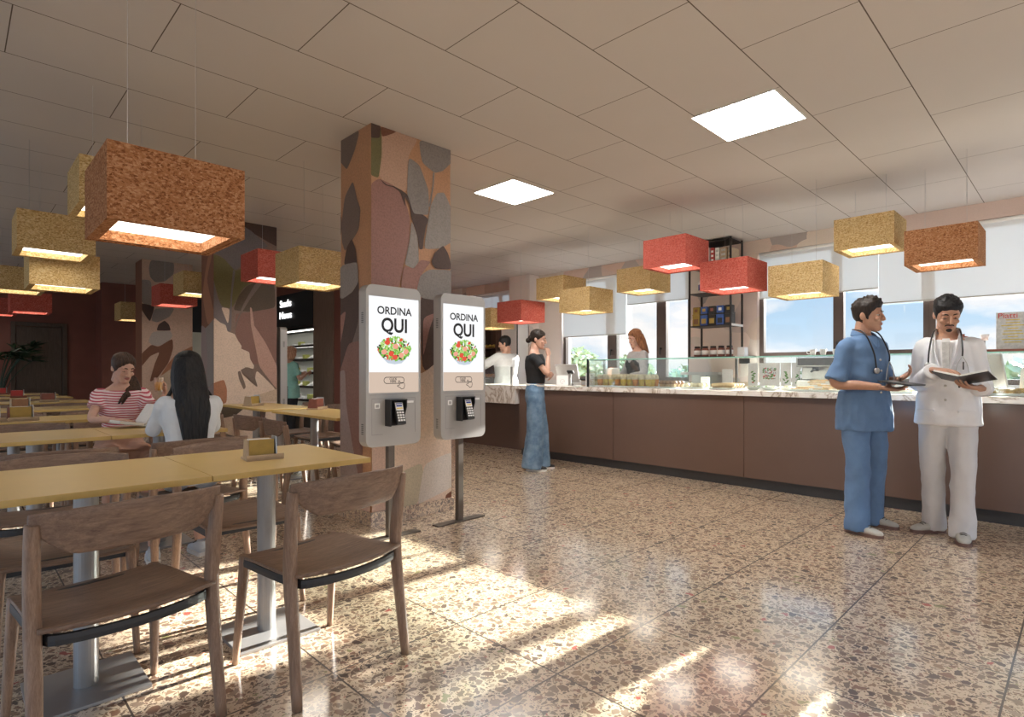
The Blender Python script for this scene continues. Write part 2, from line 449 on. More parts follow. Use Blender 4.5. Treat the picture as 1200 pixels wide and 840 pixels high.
def remesh(bm, voxel, smooth_it=3, name='m'):
    """fuse overlapping closed shells of bm into one continuous surface, return a new mesh"""
    me = bpy.data.meshes.new(name + '_tmp')
    bmesh.ops.recalc_face_normals(bm, faces=bm.faces)
    bm.to_mesh(me); bm.free()
    o = bpy.data.objects.new(name + '_tmp', me); COL.objects.link(o)
    r = o.modifiers.new('r', 'REMESH'); r.mode = 'VOXEL'; r.voxel_size = voxel; r.use_smooth_shade = True
    if smooth_it:
        s = o.modifiers.new('s', 'SMOOTH'); s.iterations = smooth_it; s.factor = .5
    dg = bpy.context.evaluated_depsgraph_get(); dg.update()
    out = bpy.data.meshes.new_from_object(o.evaluated_get(dg))
    bpy.data.objects.remove(o); bpy.data.meshes.remove(me)
    out.name = name
    return out
MURAL = {'c1f':[('pink',[(2.296,2.989),(2.444,2.985),(2.637,2.984),(2.541,2.826),(2.537,2.532),(2.279,2.589),(2.305,2.763),(2.305,2.904)]),('olive',[(2.201,2.991),(2.296,2.989),(2.305,2.9),(2.305,2.763),(2.279,2.589),(2.201,2.6)]),('dark',[(2.201,2.991),(2.296,2.989),(2.291,2.893),(2.201,2.871)]),('brown',[(2.291,2.983),(2.444,2.985),(2.305,2.904)]),('rose',[(2.201,2.525),(2.279,2.589),(2.411,2.566),(2.494,2.514),(2.556,2.353),(2.55,2.161),(2.494,1.963),(2.466,1.834),(2.411,1.672),(2.201,1.654)]),('grey',[(2.641,2.985),(2.986,2.995),(2.986,2.902),(2.879,2.791),(2.796,2.754),(2.676,2.805),(2.656,2.873)]),('grey',[(2.776,2.754),(2.796,2.759),(2.786,2.644),(2.752,2.472),(2.732,2.468),(2.772,2.641)]),('grey',[(2.541,2.818),(2.647,2.782),(2.736,2.6),(2.736,2.404),(2.676,2.392),(2.588,2.383),(2.526,2.529)]),('greyb',[(2.756,2.489),(2.817,2.598),(2.89,2.618),(2.932,2.56),(2.986,2.452),(2.986,2.231),(2.858,2.152),(2.686,2.118),(2.73,2.37)]),('greyb',[(2.569,2.331),(2.627,2.206),(2.641,2.014),(2.588,1.951),(2.503,1.972),(2.55,2.161)]),('dark',[(2.279,2.589),(2.343,2.555),(2.411,2.558),(2.466,2.547),(2.532,2.522),(2.588,2.383),(2.676,2.395),(2.73,2.37),(2.706,2.3),(2.686,2.199),(2.676,2.116),(2.641,2.111),(2.627,2.206),(2.569,2.339),(2.55,2.447),(2.507,2.501),(2.513,2.416),(2.466,2.524),(2.411,2.551),(2.331,2.548)]),('rose',[(2.494,1.963),(2.588,1.951),(2.656,2.033),(2.756,2.03),(2.676,1.938),(2.617,1.786),(2.466,1.771)]),('dark',[(2.756,2.03),(2.796,2.11),(2.879,2.181),(2.932,2.121),(2.975,1.992),(2.796,1.978)]),('dark',[(2.647,1.763),(2.796,1.728),(2.986,1.864),(2.986,1.253),(2.666,1.126)]),('rose',[(2.676,1.572),(2.796,1.621),(2.736,1.478),(2.676,1.248)]),('grey',[(2.608,1.753),(2.647,1.902),(2.736,1.965),(2.975,1.989),(2.986,1.841),(2.921,1.75),(2.796,1.722),(2.676,1.727)]),('cream',[(2.069,1.149),(2.666,1.121),(2.817,1.225),(2.986,1.219),(2.986,0.438),(2.069,-0.055)]),('cream',[(1.815,0.767),(3.007,0.688),(3.007,-0.267),(2.168,-0.093)]),('palepink',[(2.215,0.68),(2.368,0.643),(2.39,0.357),(2.368,0.001),(2.195,0.033)]),('sage',[(2.368,0.341),(2.507,0.38),(2.66,0.419),(2.684,0.294),(2.621,0.096),(2.404,0.082),(2.368,0.211)]),('pale',[(2.684,0.41),(2.99,0.485),(2.99,0.186),(2.692,0.11),(2.621,0.096)]),('brown',[(2.904,0.13),(2.99,0.165),(2.99,0.036),(2.887,0.079)])],'c1l':[('taupe',[(4.276,3.009),(3.891,2.985),(3.967,2.849),(4.093,2.724),(4.192,2.814),(4.276,2.828)]),('taupe',[(4.175,2.179),(4.175,2.341),(4.126,2.524),(3.998,2.622),(3.936,2.467),(3.882,2.378),(3.906,2.228),(4.014,2.153),(4.126,2.091)]),('dark',[(4.276,2.409),(4.175,2.381),(4.175,2.244),(4.276,2.13)]),('dark',[(4.142,1.988),(4.093,2.118),(4.014,2.176),(3.952,2.08),(3.93,1.952)]),('taupe',[(4.276,1.841),(3.912,1.925),(3.891,1.521),(3.891,0.563),(4.276,0.526)]),('dark',[(4.276,1.758),(3.912,1.894),(3.906,1.522),(4.061,1.277),(4.192,1.15),(4.276,1.118)]),('rose',[(4.276,1.553),(4.093,1.629),(4.175,1.393),(4.276,1.249)]),('rosebrown',[(4.192,1.15),(4.061,1.365),(3.846,1.38),(3.846,-0.108),(4.276,-0.197),(4.276,1.118)]),('greyb',[(4.276,1.933),(4.142,1.988),(3.921,1.982),(3.906,1.825),(3.998,1.757),(4.159,1.716),(4.276,1.768)]),('mauve',[(4.276,1.118),(4.11,1.166),(4.093,0.879),(3.998,0.584),(3.906,0.344),(3.816,0.127),(4.276,0.001)]),('palepink',[(4.272,0.284),(3.84,0.375),(3.712,0.094),(3.712,0.022),(4.272,-0.084)])],'c2f':[('dark',[(2.544,3.013),(2.992,2.993),(2.992,2.722),(2.553,2.915)]),('slate',[(2.203,2.563),(2.553,2.954),(2.869,2.724),(2.728,2.682),(2.534,2.453),(2.459,2.364),(2.329,2.504)]),('olive',[(2.203,2.544),(2.329,2.504),(2.459,2.364),(2.573,2.438),(2.728,2.286),(2.553,2.177),(2.421,1.907),(2.293,1.926),(2.203,2.275)]),('darkolive',[(2.431,1.888),(2.496,2.072),(2.592,2.201),(2.709,2.264),(2.93,2.278),(2.951,1.959),(2.65,1.885)]),('rosebrown',[(2.459,1.851),(2.65,1.885),(2.992,1.973),(2.992,1.244),(2.573,1.239),(2.459,1.594)]),('taupe',[(2.699,2.253),(2.778,2.251),(2.631,2.044),(2.515,1.835),(2.449,1.633),(2.468,1.753),(2.553,1.977)]),('slate',[(2.203,2.275),(2.257,2.01),(2.366,1.824),(2.412,1.631),(2.357,1.628),(2.203,1.794)]),('slate',[(2.431,2.381),(2.459,2.364),(2.421,2.064),(2.412,1.651),(2.384,1.649),(2.407,2.102)]),('cream',[(2.293,1.916),(2.394,1.905),(2.375,1.708)]),('cream',[(2.203,1.801),(2.284,1.731),(2.348,1.706),(2.366,1.629),(2.449,1.603),(2.487,1.526),(2.531,1.458),(2.525,1.425),(2.621,1.388),(2.631,1.298),(2.679,1.218),(2.669,1.177),(2.592,1.203),(2.515,1.167),(2.544,1.107),(2.719,0.944),(2.689,1.066),(2.709,1.167),(2.992,0.877),(2.992,0.002),(2.203,0.088)]),('blush',[(2.627,1.943),(2.65,1.933),(2.679,1.725),(2.669,1.732),(2.828,1.496),(2.992,1.147),(2.992,0.877),(2.738,1.208),(2.699,1.43),(2.64,1.71)]),('taupe',[(2.573,1.203),(2.669,1.177),(2.689,1.066),(2.725,0.948),(2.64,1.036),(2.525,1.147)]),('taupe',[(2.483,1.143),(2.515,1.157),(2.582,0.957),(2.553,0.924),(2.5,1.048)]),('orange',[(2.2,1.008),(2.329,1.053),(2.362,0.932),(2.357,0.766),(2.2,0.743)]),('sand',[(2.611,0.776),(2.768,0.872),(2.992,0.935),(2.992,0.762)]),('darkolive',[(2.203,0.743),(2.573,0.707),(2.459,0.614),(2.293,0.584),(2.203,0.598)]),('dark',[(2.728,0.68),(2.828,0.676),(2.768,0.312),(2.719,0.316)])],'c2l':[('orange',[(7.454,2.598),(7.304,2.575),(7.547,2.266),(7.187,1.73),(7.516,1.711),(7.704,2.084),(7.609,2.333)]),('greyb',[(7.672,1.66),(7.454,1.707),(7.187,1.806),(7.187,1.349),(7.187,1.699),(7.187,1.051),(7.516,0.93),(7.578,1.524)]),('mauve',[(7.769,1.734),(7.578,1.682),(7.516,1.403),(7.516,0.93),(7.187,1.042),(7.187,0.709),(7.769,0.682)])],'c3f':[('grey',[(2.311,2.846),(2.337,2.989),(2.683,2.996),(2.674,2.789),(2.539,2.651),(2.398,2.625),(2.328,2.707)]),('greyb',[(2.2,2.653),(2.346,2.649),(2.354,2.248),(2.276,2.232),(2.2,2.295)]),('dark',[(2.2,2.265),(2.398,2.232),(2.328,1.956),(2.2,2.176)]),('greyb',[(2.389,2.191),(2.693,2.225),(2.611,2.065),(2.433,1.962),(2.346,1.987)]),('dark',[(2.419,1.826),(2.45,1.933),(2.539,2.003),(2.602,1.942),(2.633,1.837)]),('pale2',[(2.302,1.644),(2.363,1.807),(2.629,1.837),(2.656,1.739),(2.539,1.581),(2.363,1.576)]),('orange',[(2.593,1.287),(2.72,1.453),(2.991,1.607),(2.991,1.417),(2.72,1.267),(2.468,1.062)]),('brown',[(2.191,1.421),(2.346,1.595),(2.45,1.558),(2.656,1.709),(2.665,1.534),(2.593,1.287),(2.433,1.042),(2.32,0.973),(2.389,1.264),(2.468,1.478),(2.328,1.404),(2.191,1.203)]),('sand',[(2.468,1.062),(2.72,1.267),(2.991,1.417),(2.991,0.66),(2.433,0.679)])]}
CEIL = 2.985
XW = 8.02
def structure(name, boxes, mat, parent=None, label=None, mats_=None):
    bm = BM()
    for b in boxes: xbox(bm, *b[:6], mi=(b[6] if len(b) > 6 else 0))
    o = new_obj(name, bm, mat, parent, mats_=mats_)
    if not parent: o['kind'] = 'structure'
    if label: o['label'] = label
    return o

def build_room():
    structure('floor', [(-4, 8.3, -4, 15.1, -.15, 0)], 'floor', label='polished brown and cream terrazzo floor in square slabs')
    structure('ceiling', [(-4, 8.3, -4, 15.1, CEIL, CEIL + .2)], 'ceiling', label='pale beige ceiling of staggered boards with dark joints')
    structure('ground_light_block', [(-16, -4, -16, 15.1, -.3, -.05), (-4, 12, -16, -4, -.3, -.05)], 'plinth', label='unseen dark slab added behind the viewpoint to block ground light')  # unseen slab, added to keep bright ground light off the near ceiling
    # window wall
    structure('wall_right', [(XW, 8.3, -4, 10.5, 0, 1.0), (XW, 8.3, 9.7, 10.5, 1.0, CEIL), (XW, 8.3, 10.5, 15.1, 0, CEIL)], 'white_wall', label='low white wall under the windows')
    structure('trim_1', [(XW, 8.3, -4, 9.7, 2.80, CEIL)], 'mural', label='patterned band of wall above the window blinds')
    structure('column', [(7.76, 8.3, 7.4, 7.95, 0, CEIL), (XW, 8.3, 6.84, 7.4, 1.0, 2.8)], 'mural_pale', label='patterned pier between the windows, behind the man in grey')
    structure('column', [(XW - .02, 8.3, 3.25, 4.28, 1.0, 2.81)], 'mural', label='patterned pier between the windows, behind the hanging metal shelf')
    structure('wall_kitchen', [(5.6, 8.02, 10.3, 10.5, 0, CEIL)], 'white_wall', label='white wall at the far end behind the counter')
    structure('wall_back', [(-4, 2.2, 14.9, 15.1, 0, CEIL), (2.2, 3.0, 14.2, 15.1, 0, CEIL)], 'red_wall', label='dark red back wall with a jutting bay')
    structure('wall_snacks', [(4.86, 5.6, 8.8, 9.44, 0, CEIL), (5.45, 5.6, 9.44, 13.6, 0, CEIL), (3.0, 5.6, 14.2, 15.1, 0, CEIL), (4.86, 5.45, 9.44, 14.2, 2.72, CEIL), (3.0, 4.86, 13.6, 14.2, 2.72, CEIL)], 'red_wall', label='red wall around the snack fridges')
    structure('trim_2', [(4.83, 4.9, 9.44, 10.2, 0, 2.72)], 'wood_panel', label='brown wood panel beside the snack fridge')
    # back door
    bm = BM(); xbox(bm, .834, .905, 14.85, 14.92, 0, 2.14, .006); xbox(bm, 1.63, 1.714, 14.85, 14.92, 0, 2.14, .006); xbox(bm, .905, 1.63, 14.85, 14.92, 2.06, 2.14, .006)
    xbox(bm, .905, 1.63, 14.905, 14.925, 0, 2.06)
    d = new_obj('door_1', bm, 'door_wood'); tag(d, 'dark wooden door in the red back wall', kind='structure')
    bm = BM(); xbox(bm, .912, 1.622, 14.875, 14.9, .01, 2.052, .004)
    new_obj('door_leaf', bm, 'door_wood', d)
    bm = BM(); tube(bm, [(1.1, 14.875, 1.37), (1.1, 14.83, 1.37), (1.25, 14.83, 1.365)], .011, 8, 1); ell(bm, (1.1, 14.872, 1.37), (.026, .008, .026))
    new_obj('door_handle', bm, 'black', d, True)
    bm = BM(); ell(bm, (1.1, 14.872, 1.46), (.024, .008, .024)); new_obj('lock', bm, 'black', d, True)
    # dining columns
    def col(y0, y1, front, left, fb, lb, label):
        bm = BM(); x0, x1 = 2.215, 2.96
        keys = ['t_' + fb, 't_' + lb]
        for vs, mi in (([(x0, y0), (x1, y0)], 0), ([(x1, y0), (x1, y1)], 0), ([(x1, y1), (x0, y1)], 1), ([(x0, y1), (x0, y0)], 1)):
            (a, b), (c, e) = vs
            f = bm.faces.new([bm.verts.new(p) for p in ((a, b, 0), (c, e, 0), (c, e, CEIL), (a, b, CEIL))]); f.material_index = mi
        def patch(plane, data):
            for i, (cn, poly) in enumerate(data):
                k = 't_' + cn
                if k not in keys: keys.append(k)
                poly = chaikin(poly, 2)
                lo, hi = (x0, x1) if plane == 'Y' else (y0, y1)
                poly = clip(poly, lo, hi, .02, CEIL - .001)
                if len(poly) < 3: continue
                o = .0012 + .0007 * i
                pts = [V((p[0], y0 - o, p[1])) if plane == 'Y' else V((x0 - o, p[0], p[1])) for p in poly]
                p2 = [V((p[0], p[1], 0)) for p in poly]
                vs = [bm.verts.new(p) for p in pts]
                for t in geometry.tessellate_polygon([p2]):
                    try:
                        f = bm.faces.new([vs[q] for q in t]); f.material_index = keys.index(k)
                    except ValueError: pass
        patch('Y', MURAL[front]); patch('X', MURAL.get(left, []))
        me = bpy.data.meshes.new('column'); bm.to_mesh(me); bm.free()
        o = link('column', me, mats_=keys); tag(o, label, kind='structure')
        structure('skirting', [(x0 - .018, x1 + .018, y0 - .03, y1 + .018, 0, .1)], 'terrazzo_skirt', o)
        return o
    col(3.735, 4.19, 'c1f', 'c1l', 'tan', 'tan', 'mural covered column behind the two ordering kiosks')
    col(7.285, 7.74, 'c2f', 'c2l', 'cocoa', 'rust', 'mural covered column with a cream flower, beyond the black-haired woman')
    col(10.845, 11.3, 'c3f', 'c1l' if False else 'none', 'tan3', 'rust', 'mural covered column farthest back')
    # windows
    def window(n, y0, y1, mull, rail=None, label=None):
        z0, z1 = 1.0, 2.8; xa, xb = 8.08, 8.16
        bm = BM()
        for a, b in ((y0, y0 + .06), (y1 - .06, y1)): xbox(bm, xa, xb, a, b, z0, z1, .004)
        xbox(bm, xa, xb, y0 + .06, y1 - .06, z0, z0 + .06, .004); xbox(bm, xa, xb, y0 + .06, y1 - .06, z1 - .06, z1, .004)
        for a, b in mull: xbox(bm, xa - .01, xb, a, b, z0 + .06, z1 - .06, .006)
        if rail: xbox(bm, xa - .01, xb, y0 + .06, y1 - .06, rail - .025, rail + .025, .004)
        w = new_obj('window_%d' % n, bm, 'win_frame'); tag(w, label, kind='structure')
        ys = [y0 + .06] + [q for m in mull for q in m] + [y1 - .06]
        for i in range(0, len(ys), 2):
            bm = BM(); xbox(bm, 8.115, 8.121, ys[i], ys[i + 1], z0 + .06, z1 - .06)
            new_obj('pane', bm, 'glass', w)
        for a, b in mull:
            bm = BM(); xbox(bm, xa - .05, xa - .01, (a + b) / 2 - .012, (a + b) / 2 + .012, 1.5, 1.53, .004); xbox(bm, xa - .06, xa - .045, (a + b) / 2 - .01, (a + b) / 2 + .01, 1.42, 1.53, .004)
            new_obj('window_handle', bm, 'black', w)
        bm = BM(); xbox(bm, XW - .06, 8.1, y0, y1, z0 - .03, z0, .004); new_obj('sill', bm, 'white', w)
        return w
    window(1, 7.95, 9.7, [(8.42, 8.52)], label='window at the far end beside the fruit shelf')
    window(2, 4.28, 6.84, [(5.65, 5.84), (4.71, 4.88)], label='window behind the long-haired woman at the counter')
    window(3, 1.30, 3.25, [(2.19, 2.31)], 1.385, label='window left of the two doctors, framed by the orange and gold lamps')
    window(4, -1.6, 1.30, [(-.2, -.08)], label='window behind the doctor in white')
    # roller blinds: tube, cloth and bottom bar
    def blind(y0, y1, zb, label):
        o = empty('roller_blind', (0, 0, 0)); tag(o, label, 'blind', 'roller blinds on the windows')
        bm = BM(); xbox(bm, 8.028, 8.031, y0, y1, zb, 2.76); new_obj('blind_cloth', bm, 'blind', o)
        bm = BM(); loft(bm, [(8.03, y0, 2.775), (8.03, y1, 2.775)], .022, 10); new_obj('roller_tube', bm, 'white', o, True)
        bm = BM(); xbox(bm, 8.022, 8.037, y0, y1, zb - .012, zb + .004, .003); new_obj('bottom_bar', bm, 'grey_metal', o)
    blind(5.43, 6.80, 1.785, 'roller blind pulled lowest, left of the long-haired woman')
    blind(4.30, 5.41, 2.265, 'roller blind above the long-haired woman, partly behind the metal shelf')
    blind(1.80, 3.23, 2.165, 'roller blind left of the doctor in blue, half lowered')
    blind(-1.58, 1.792, 1.975, 'wide roller blind behind the doctor in white')
    blind(7.97, 9.68, 1.68, 'roller blind at the far end behind the man in grey')
    # ceiling light panels
    for y0, y1, lb in ((1.436, 2.03, 'square ceiling light panel nearer the camera'), (3.862, 4.44, 'square ceiling light panel farther back, right of the mural column')):
        o = empty('ceiling_light', (4.12, (y0 + y1) / 2, CEIL)); tag(o, lb, 'ceiling light')
        w, h = .598, y1 - y0
        bm = BM()
        for b in ((-w / 2, w / 2, -h / 2, -h / 2 + .008), (-w / 2, w / 2, h / 2 - .008, h / 2), (-w / 2, -w / 2 + .008, -h / 2 + .008, h / 2 - .008), (w / 2 - .008, w / 2, -h / 2 + .008, h / 2 - .008)):
            xbox(bm, *b, -.006, .0)
        new_obj('frame', bm, 'white', o)
        bm = BM(); xbox(bm, -w / 2 + .008, w / 2 - .008, -h / 2 + .008, h / 2 - .008, -.004, -.001); new_obj('diffuser', bm, 'ceil_emit', o)

def pendant_proto(felt):
    o = empty('pendant_lamp')
    S, Hh, t = .5, .3, .014
    bm = BM()
    for b in ((0, S, 0, t), (0, S, S - t, S), (0, t, t, S - t), (S - t, S, t, S - t)): xbox(bm, b[0], b[1], b[2], b[3], -Hh, 0)
    xbox(bm, t, S - t, t, S - t, -t, 0)
    fr = .045
    for b in ((t, S - t, t, fr), (t, S - t, S - fr, S - t), (t, fr, fr, S - fr), (S - fr, S - t, fr, S - fr)): xbox(bm, b[0], b[1], b[2], b[3], -Hh + .004, -Hh + .056)
    new_obj('shade', bm, felt, o)
    bm = BM(); xbox(bm, fr, S - fr, fr, S - fr, -Hh + .05, -Hh + .054); new_obj('diffuser', bm, 'lamp_emit', o)
    return o

def build_lamps():
    protos = {}
    L = [('o', .419, 2.606, 2.104, 'large orange-brown felt box lamp hanging nearest, over the front table'),
         ('g', .57, 4.435, 2.591, 'gold felt box lamp half hidden behind the large orange lamp'),
         ('g', .361, 5.83, 2.496, 'gold felt box lamp at left, upper of the two that overlap'),
         ('g', .479, 6.42, 2.285, 'gold felt box lamp at left, lower of the two that overlap'),
         ('g', .366, 9.54, 2.56, 'gold felt box lamp cut by the left edge, above the red ones'),
         ('r', .643, 11.58, 2.46, 'red felt box lamp in front of the dark door wall'),
         ('r', .35, 13.7, 2.56, 'red felt box lamp farthest left, mostly behind another red one'),
         ('g', 2.06, 11.62, 2.34 + .09, 'small looking gold felt box lamp against the red bay, left of the farthest column'),
         ('r', 2.187, 9.594, 2.532, 'red felt box lamp in front of the farthest column'),
         ('g', 2.245, 8.63, 2.604, 'gold felt box lamp just left of the cream flower column'),
         ('r', 2.333, 6.237, 2.545, 'red felt box lamp in front of the cream flower column'),
         ('g', 2.114, 4.732, 2.303, 'gold felt box lamp left of the kiosk column, before the black sign'),
         ('r', 5.778, 5.674, 2.256, 'salmon red felt box lamp above the standing woman in jeans'),
         ('g', 5.875, 6.42, 2.21, 'gold felt box lamp mostly hidden behind the second kiosk'),
         ('g', 5.939, 5.031, 2.55, 'gold felt box lamp, rear of the overlapping pair over the counter'),
         ('g', 5.707, 4.404, 2.303, 'gold felt box lamp, front and lower of the overlapping pair over the counter'),
         ('g', 6.247, 3.872, 2.571, 'gold felt box lamp left of the two red ones over the counter'),
         ('r', 5.33, 2.886, 2.638, 'red felt box lamp over the counter, upper of the two red ones'),
         ('r', 5.629, 2.384, 2.377, 'red felt box lamp over the counter, lower one in front of the metal shelf'),
         ('g', 5.818, 1.754, 2.277, 'gold felt box lamp over the counter right of the lower red one'),
         ('g', 6.133, 1.249, 2.701, 'gold felt box lamp hanging highest, above the doctor in blue'),
         ('o', 5.896, .629, 2.443, 'orange-brown felt box lamp above the doctor in white')]
    for k, x, y, zt, lb in L:
        felt = {'o': 'felt_orange', 'g': 'felt_gold', 'r': 'felt_red'}[k]
        if k not in protos:
            o = pendant_proto(felt); protos[k] = o
        else: o = copy_tree(protos[k])
        zt = zt - 1.22 + 1.138
        o.location = (x, y, zt)
        tag(o, lb, 'pendant lamp', 'felt box pendant lamps')
        for a, b in ((.08, .08), (.42, .42)):
            bm = BM(); loft(bm, [(a, b, 0), (a, b, CEIL - zt)], .0013, 5); c = new_obj('cable', bm, 'wire', o)

# ---------------------------------------------------------------- dining furniture
def make_table(w, d):
    o = empty('dining_table'); zt = .765
    bm = BM(); box(bm, (0, 0, zt - .011), (w - .001, d, .022), bev=.0012)
    for f in bm.faces:
        f.material_index = 0 if f.calc_center_median().z > zt - .004 else 1
    new_obj('table_top', bm, None, o, mats_=['yellow_top', 'table_edge'])
    bm = BM(); lathe(bm, (0, 0, 0), [(.038, .0125), (.038, .735)], 24); box(bm, (0, 0, .738), (.3, .3, .009), bev=.002); new_obj('pedestal', bm, 'steel_grey', o)
    for p in o.children[-1].data.polygons: p.use_smooth = abs(p.normal.z) < .5 and p.area < .02
    bm = BM(); box(bm, (0, 0, .0065), (.34, .34, .012), bev=.002); new_obj('base_plate', bm, 'steel_grey', o)
    return o

def make_chair():
    o = empty('dining_chair')
    # seat: slightly dished plank with rounded rear edge
    bm = BM(); nu, nv = 14, 12
    def sp(u, v, top):
        x = (u - .5) * 2; y = (v - .5) * 2
        w = .222 - .012 * y; X = x * w
        Y = .215 * y + (-.035 * (1 - x * x) if y < 0 else 0) * (y * y) - .0
        Z = .437 - .014 * (1 - x * x) * (1 - .6 * y * y) + .012 * max(0, -y) ** 3 - .01 * max(0, y) ** 3
        return V((X, Y, Z - (0 if top else .014)))
    g = {}
    for t in (0, 1):
        for i in range(nu + 1):
            for j in range(nv + 1): g[t, i, j] = bm.verts.new(sp(i / nu, j / nv, t == 0))
    for i in range(nu):
        for j in range(nv):
            for t in (0, 1): bm.faces.new([g[t, i, j], g[t, i + 1, j], g[t, i + 1, j + 1], g[t, i, j + 1]])
    for i in range(nu):
        for j in (0, nv): bm.faces.new([g[0, i, j], g[0, i + 1, j], g[1, i + 1, j], g[1, i, j]])
    for j in range(nv):
        for i in (0, nu): bm.faces.new([g[0, i, j], g[0, i, j + 1], g[1, i, j + 1], g[1, i, j]])
    so = new_obj('seat', bm, 'walnut', o, True)
    me = so.data
    bv = so.modifiers.new('b', 'BEVEL'); bv.width = .004; bv.segments = 2; bv.limit_method = 'ANGLE'
    # backrest: bent plate, full in the middle and running out to a blade at the posts
    bm = BM(); nu, nv = 24, 5
    g = {}
    for t in (0, 1):
        for i in range(nu + 1):
            x = (i / nu - .5) * 2; ax = abs(x)
            for j in range(nv + 1):
                v = j / nv
                ztop = .772 - .012 * ax ** 2; zbot = .638 + .085 * max(0, (ax - .62) / .38) ** 1.5
                z = zbot + (ztop - zbot) * v
                R = .252
                y = -.268 + .075 * ax ** 2.2 - (z - .69) * .16
                th = .016 * (1 - .35 * ax)
                g[t, i, j] = bm.verts.new((x * R, y + (th / 2 if t else -th / 2), z))
    for i in range(nu):
        for j in range(nv):
            for t in (0, 1): bm.faces.new([g[t, i, j], g[t, i + 1, j], g[t, i + 1, j + 1], g[t, i, j + 1]])
        for j in (0, nv): bm.faces.new([g[0, i, j], g[0, i + 1, j], g[1, i + 1, j], g[1, i, j]])
    for j in range(nv):
        for i in (0, nu): bm.faces.new([g[0, i, j], g[0, i, j + 1], g[1, i, j + 1], g[1, i, j]])
    bo = new_obj('backrest', bm, 'walnut', o, True)
    bv = bo.modifiers.new('b', 'BEVEL'); bv.width = .005; bv.segments = 2; bv.limit_method = 'ANGLE'
    # under frame
    bm = BM()
    pts = [(-.205, .19, .405), (-.212, -.14, .405), (-.17, -.215, .405), (0, -.238, .402), (.17, -.215, .405), (.212, -.14, .405), (.205, .19, .405)]
    loft(bm, smooth_path(pts, 4), [(.008, .017)] * 25, 8, lat=None, sup=4)
    box(bm, (0, .17, .405), (.4, .02, .04), bev=.003)
    box(bm, (0, -.02, .405), (.40, .03, .025), bev=.003)
    for s in (-1, 1): box(bm, (s * .222, -.165, .41), (.03, .03, .03), bev=.004)
    new_obj('seat_frame', bm, 'black_frame', o)
    for s in (-1, 1):
        bm = BM(); p = smooth_path([(s * .243, -.232, 0), (s * .237, -.2, .25), (s * .236, -.178, .44), (s * .24, -.19, .6), (s * .243, -.206, .73)], 4)
        n = len(p); loft(bm, p, [(.012 + .008 * math.sin(PI * (.15 + .7 * i / n)), .013 + .012 * math.sin(PI * (.1 + .75 * i / n))) for i in range(n)], 12, lat=(1, 0, 0), sup=2.8)
        new_obj('leg', bm, 'walnut_leg', o, True)
        bm = BM(); p = smooth_path([(s * .215, .235, 0), (s * .207, .21, .22), (s * .198, .19, .428)], 4)
        n = len(p); loft(bm, p, [(.011 + .009 * i / n, .012 + .012 * i / n) for i in range(n)], 12, lat=(1, 0, 0), sup=2.8)
        new_obj('leg', bm, 'walnut_leg', o, True)
    return o

def napkin_holder(front, side):
    o = empty('napkin_holder')
    bm = BM(); box(bm, (0, 0, .006), (.15, .1, .012), bev=.002); box(bm, (0, -.047, .014), (.15, .006, .02), bev=.001); new_obj('base', bm, 'tan' if front != 'red' else 'redbrown', o)
    bm = BM(); box(bm, (-.012, -.03, .05), (.1, .008, .074), bev=.001); new_obj('front_panel', bm, front, o)
    bm = BM(); box(bm, (-.012, .03, .05), (.1, .008, .074), bev=.001); new_obj('back_panel', bm, front, o)
    bm = BM(); prism(bm, [(-.044, 0), (.044, 0), (.03, .084), (-.03, .084)], .004, Matrix.Translation((.045, 0, .012)) @ Matrix.Rotation(PI / 2, 4, 'Z') @ Matrix.Rotation(PI / 2, 4, 'X')); new_obj('end_plate', bm, 'grey_metal', o)
    bm = BM(); prism(bm, [(-.044, 0), (.044, 0), (.03, .074), (-.03, .074)], .004, Matrix.Translation((-.068, 0, .012)) @ Matrix.Rotation(PI / 2, 4, 'Z') @ Matrix.Rotation(PI / 2, 4, 'X')); new_obj('end_plate', bm, side, o)
    bm = BM()
    for i in range(9): box(bm, (-.014, -.023 + i * .0058, .05 + .002 * math.sin(i * 2.1)), (.09, .0046, .07), bev=0)
    new_obj('napkins', bm, 'napkin', o)
    return o

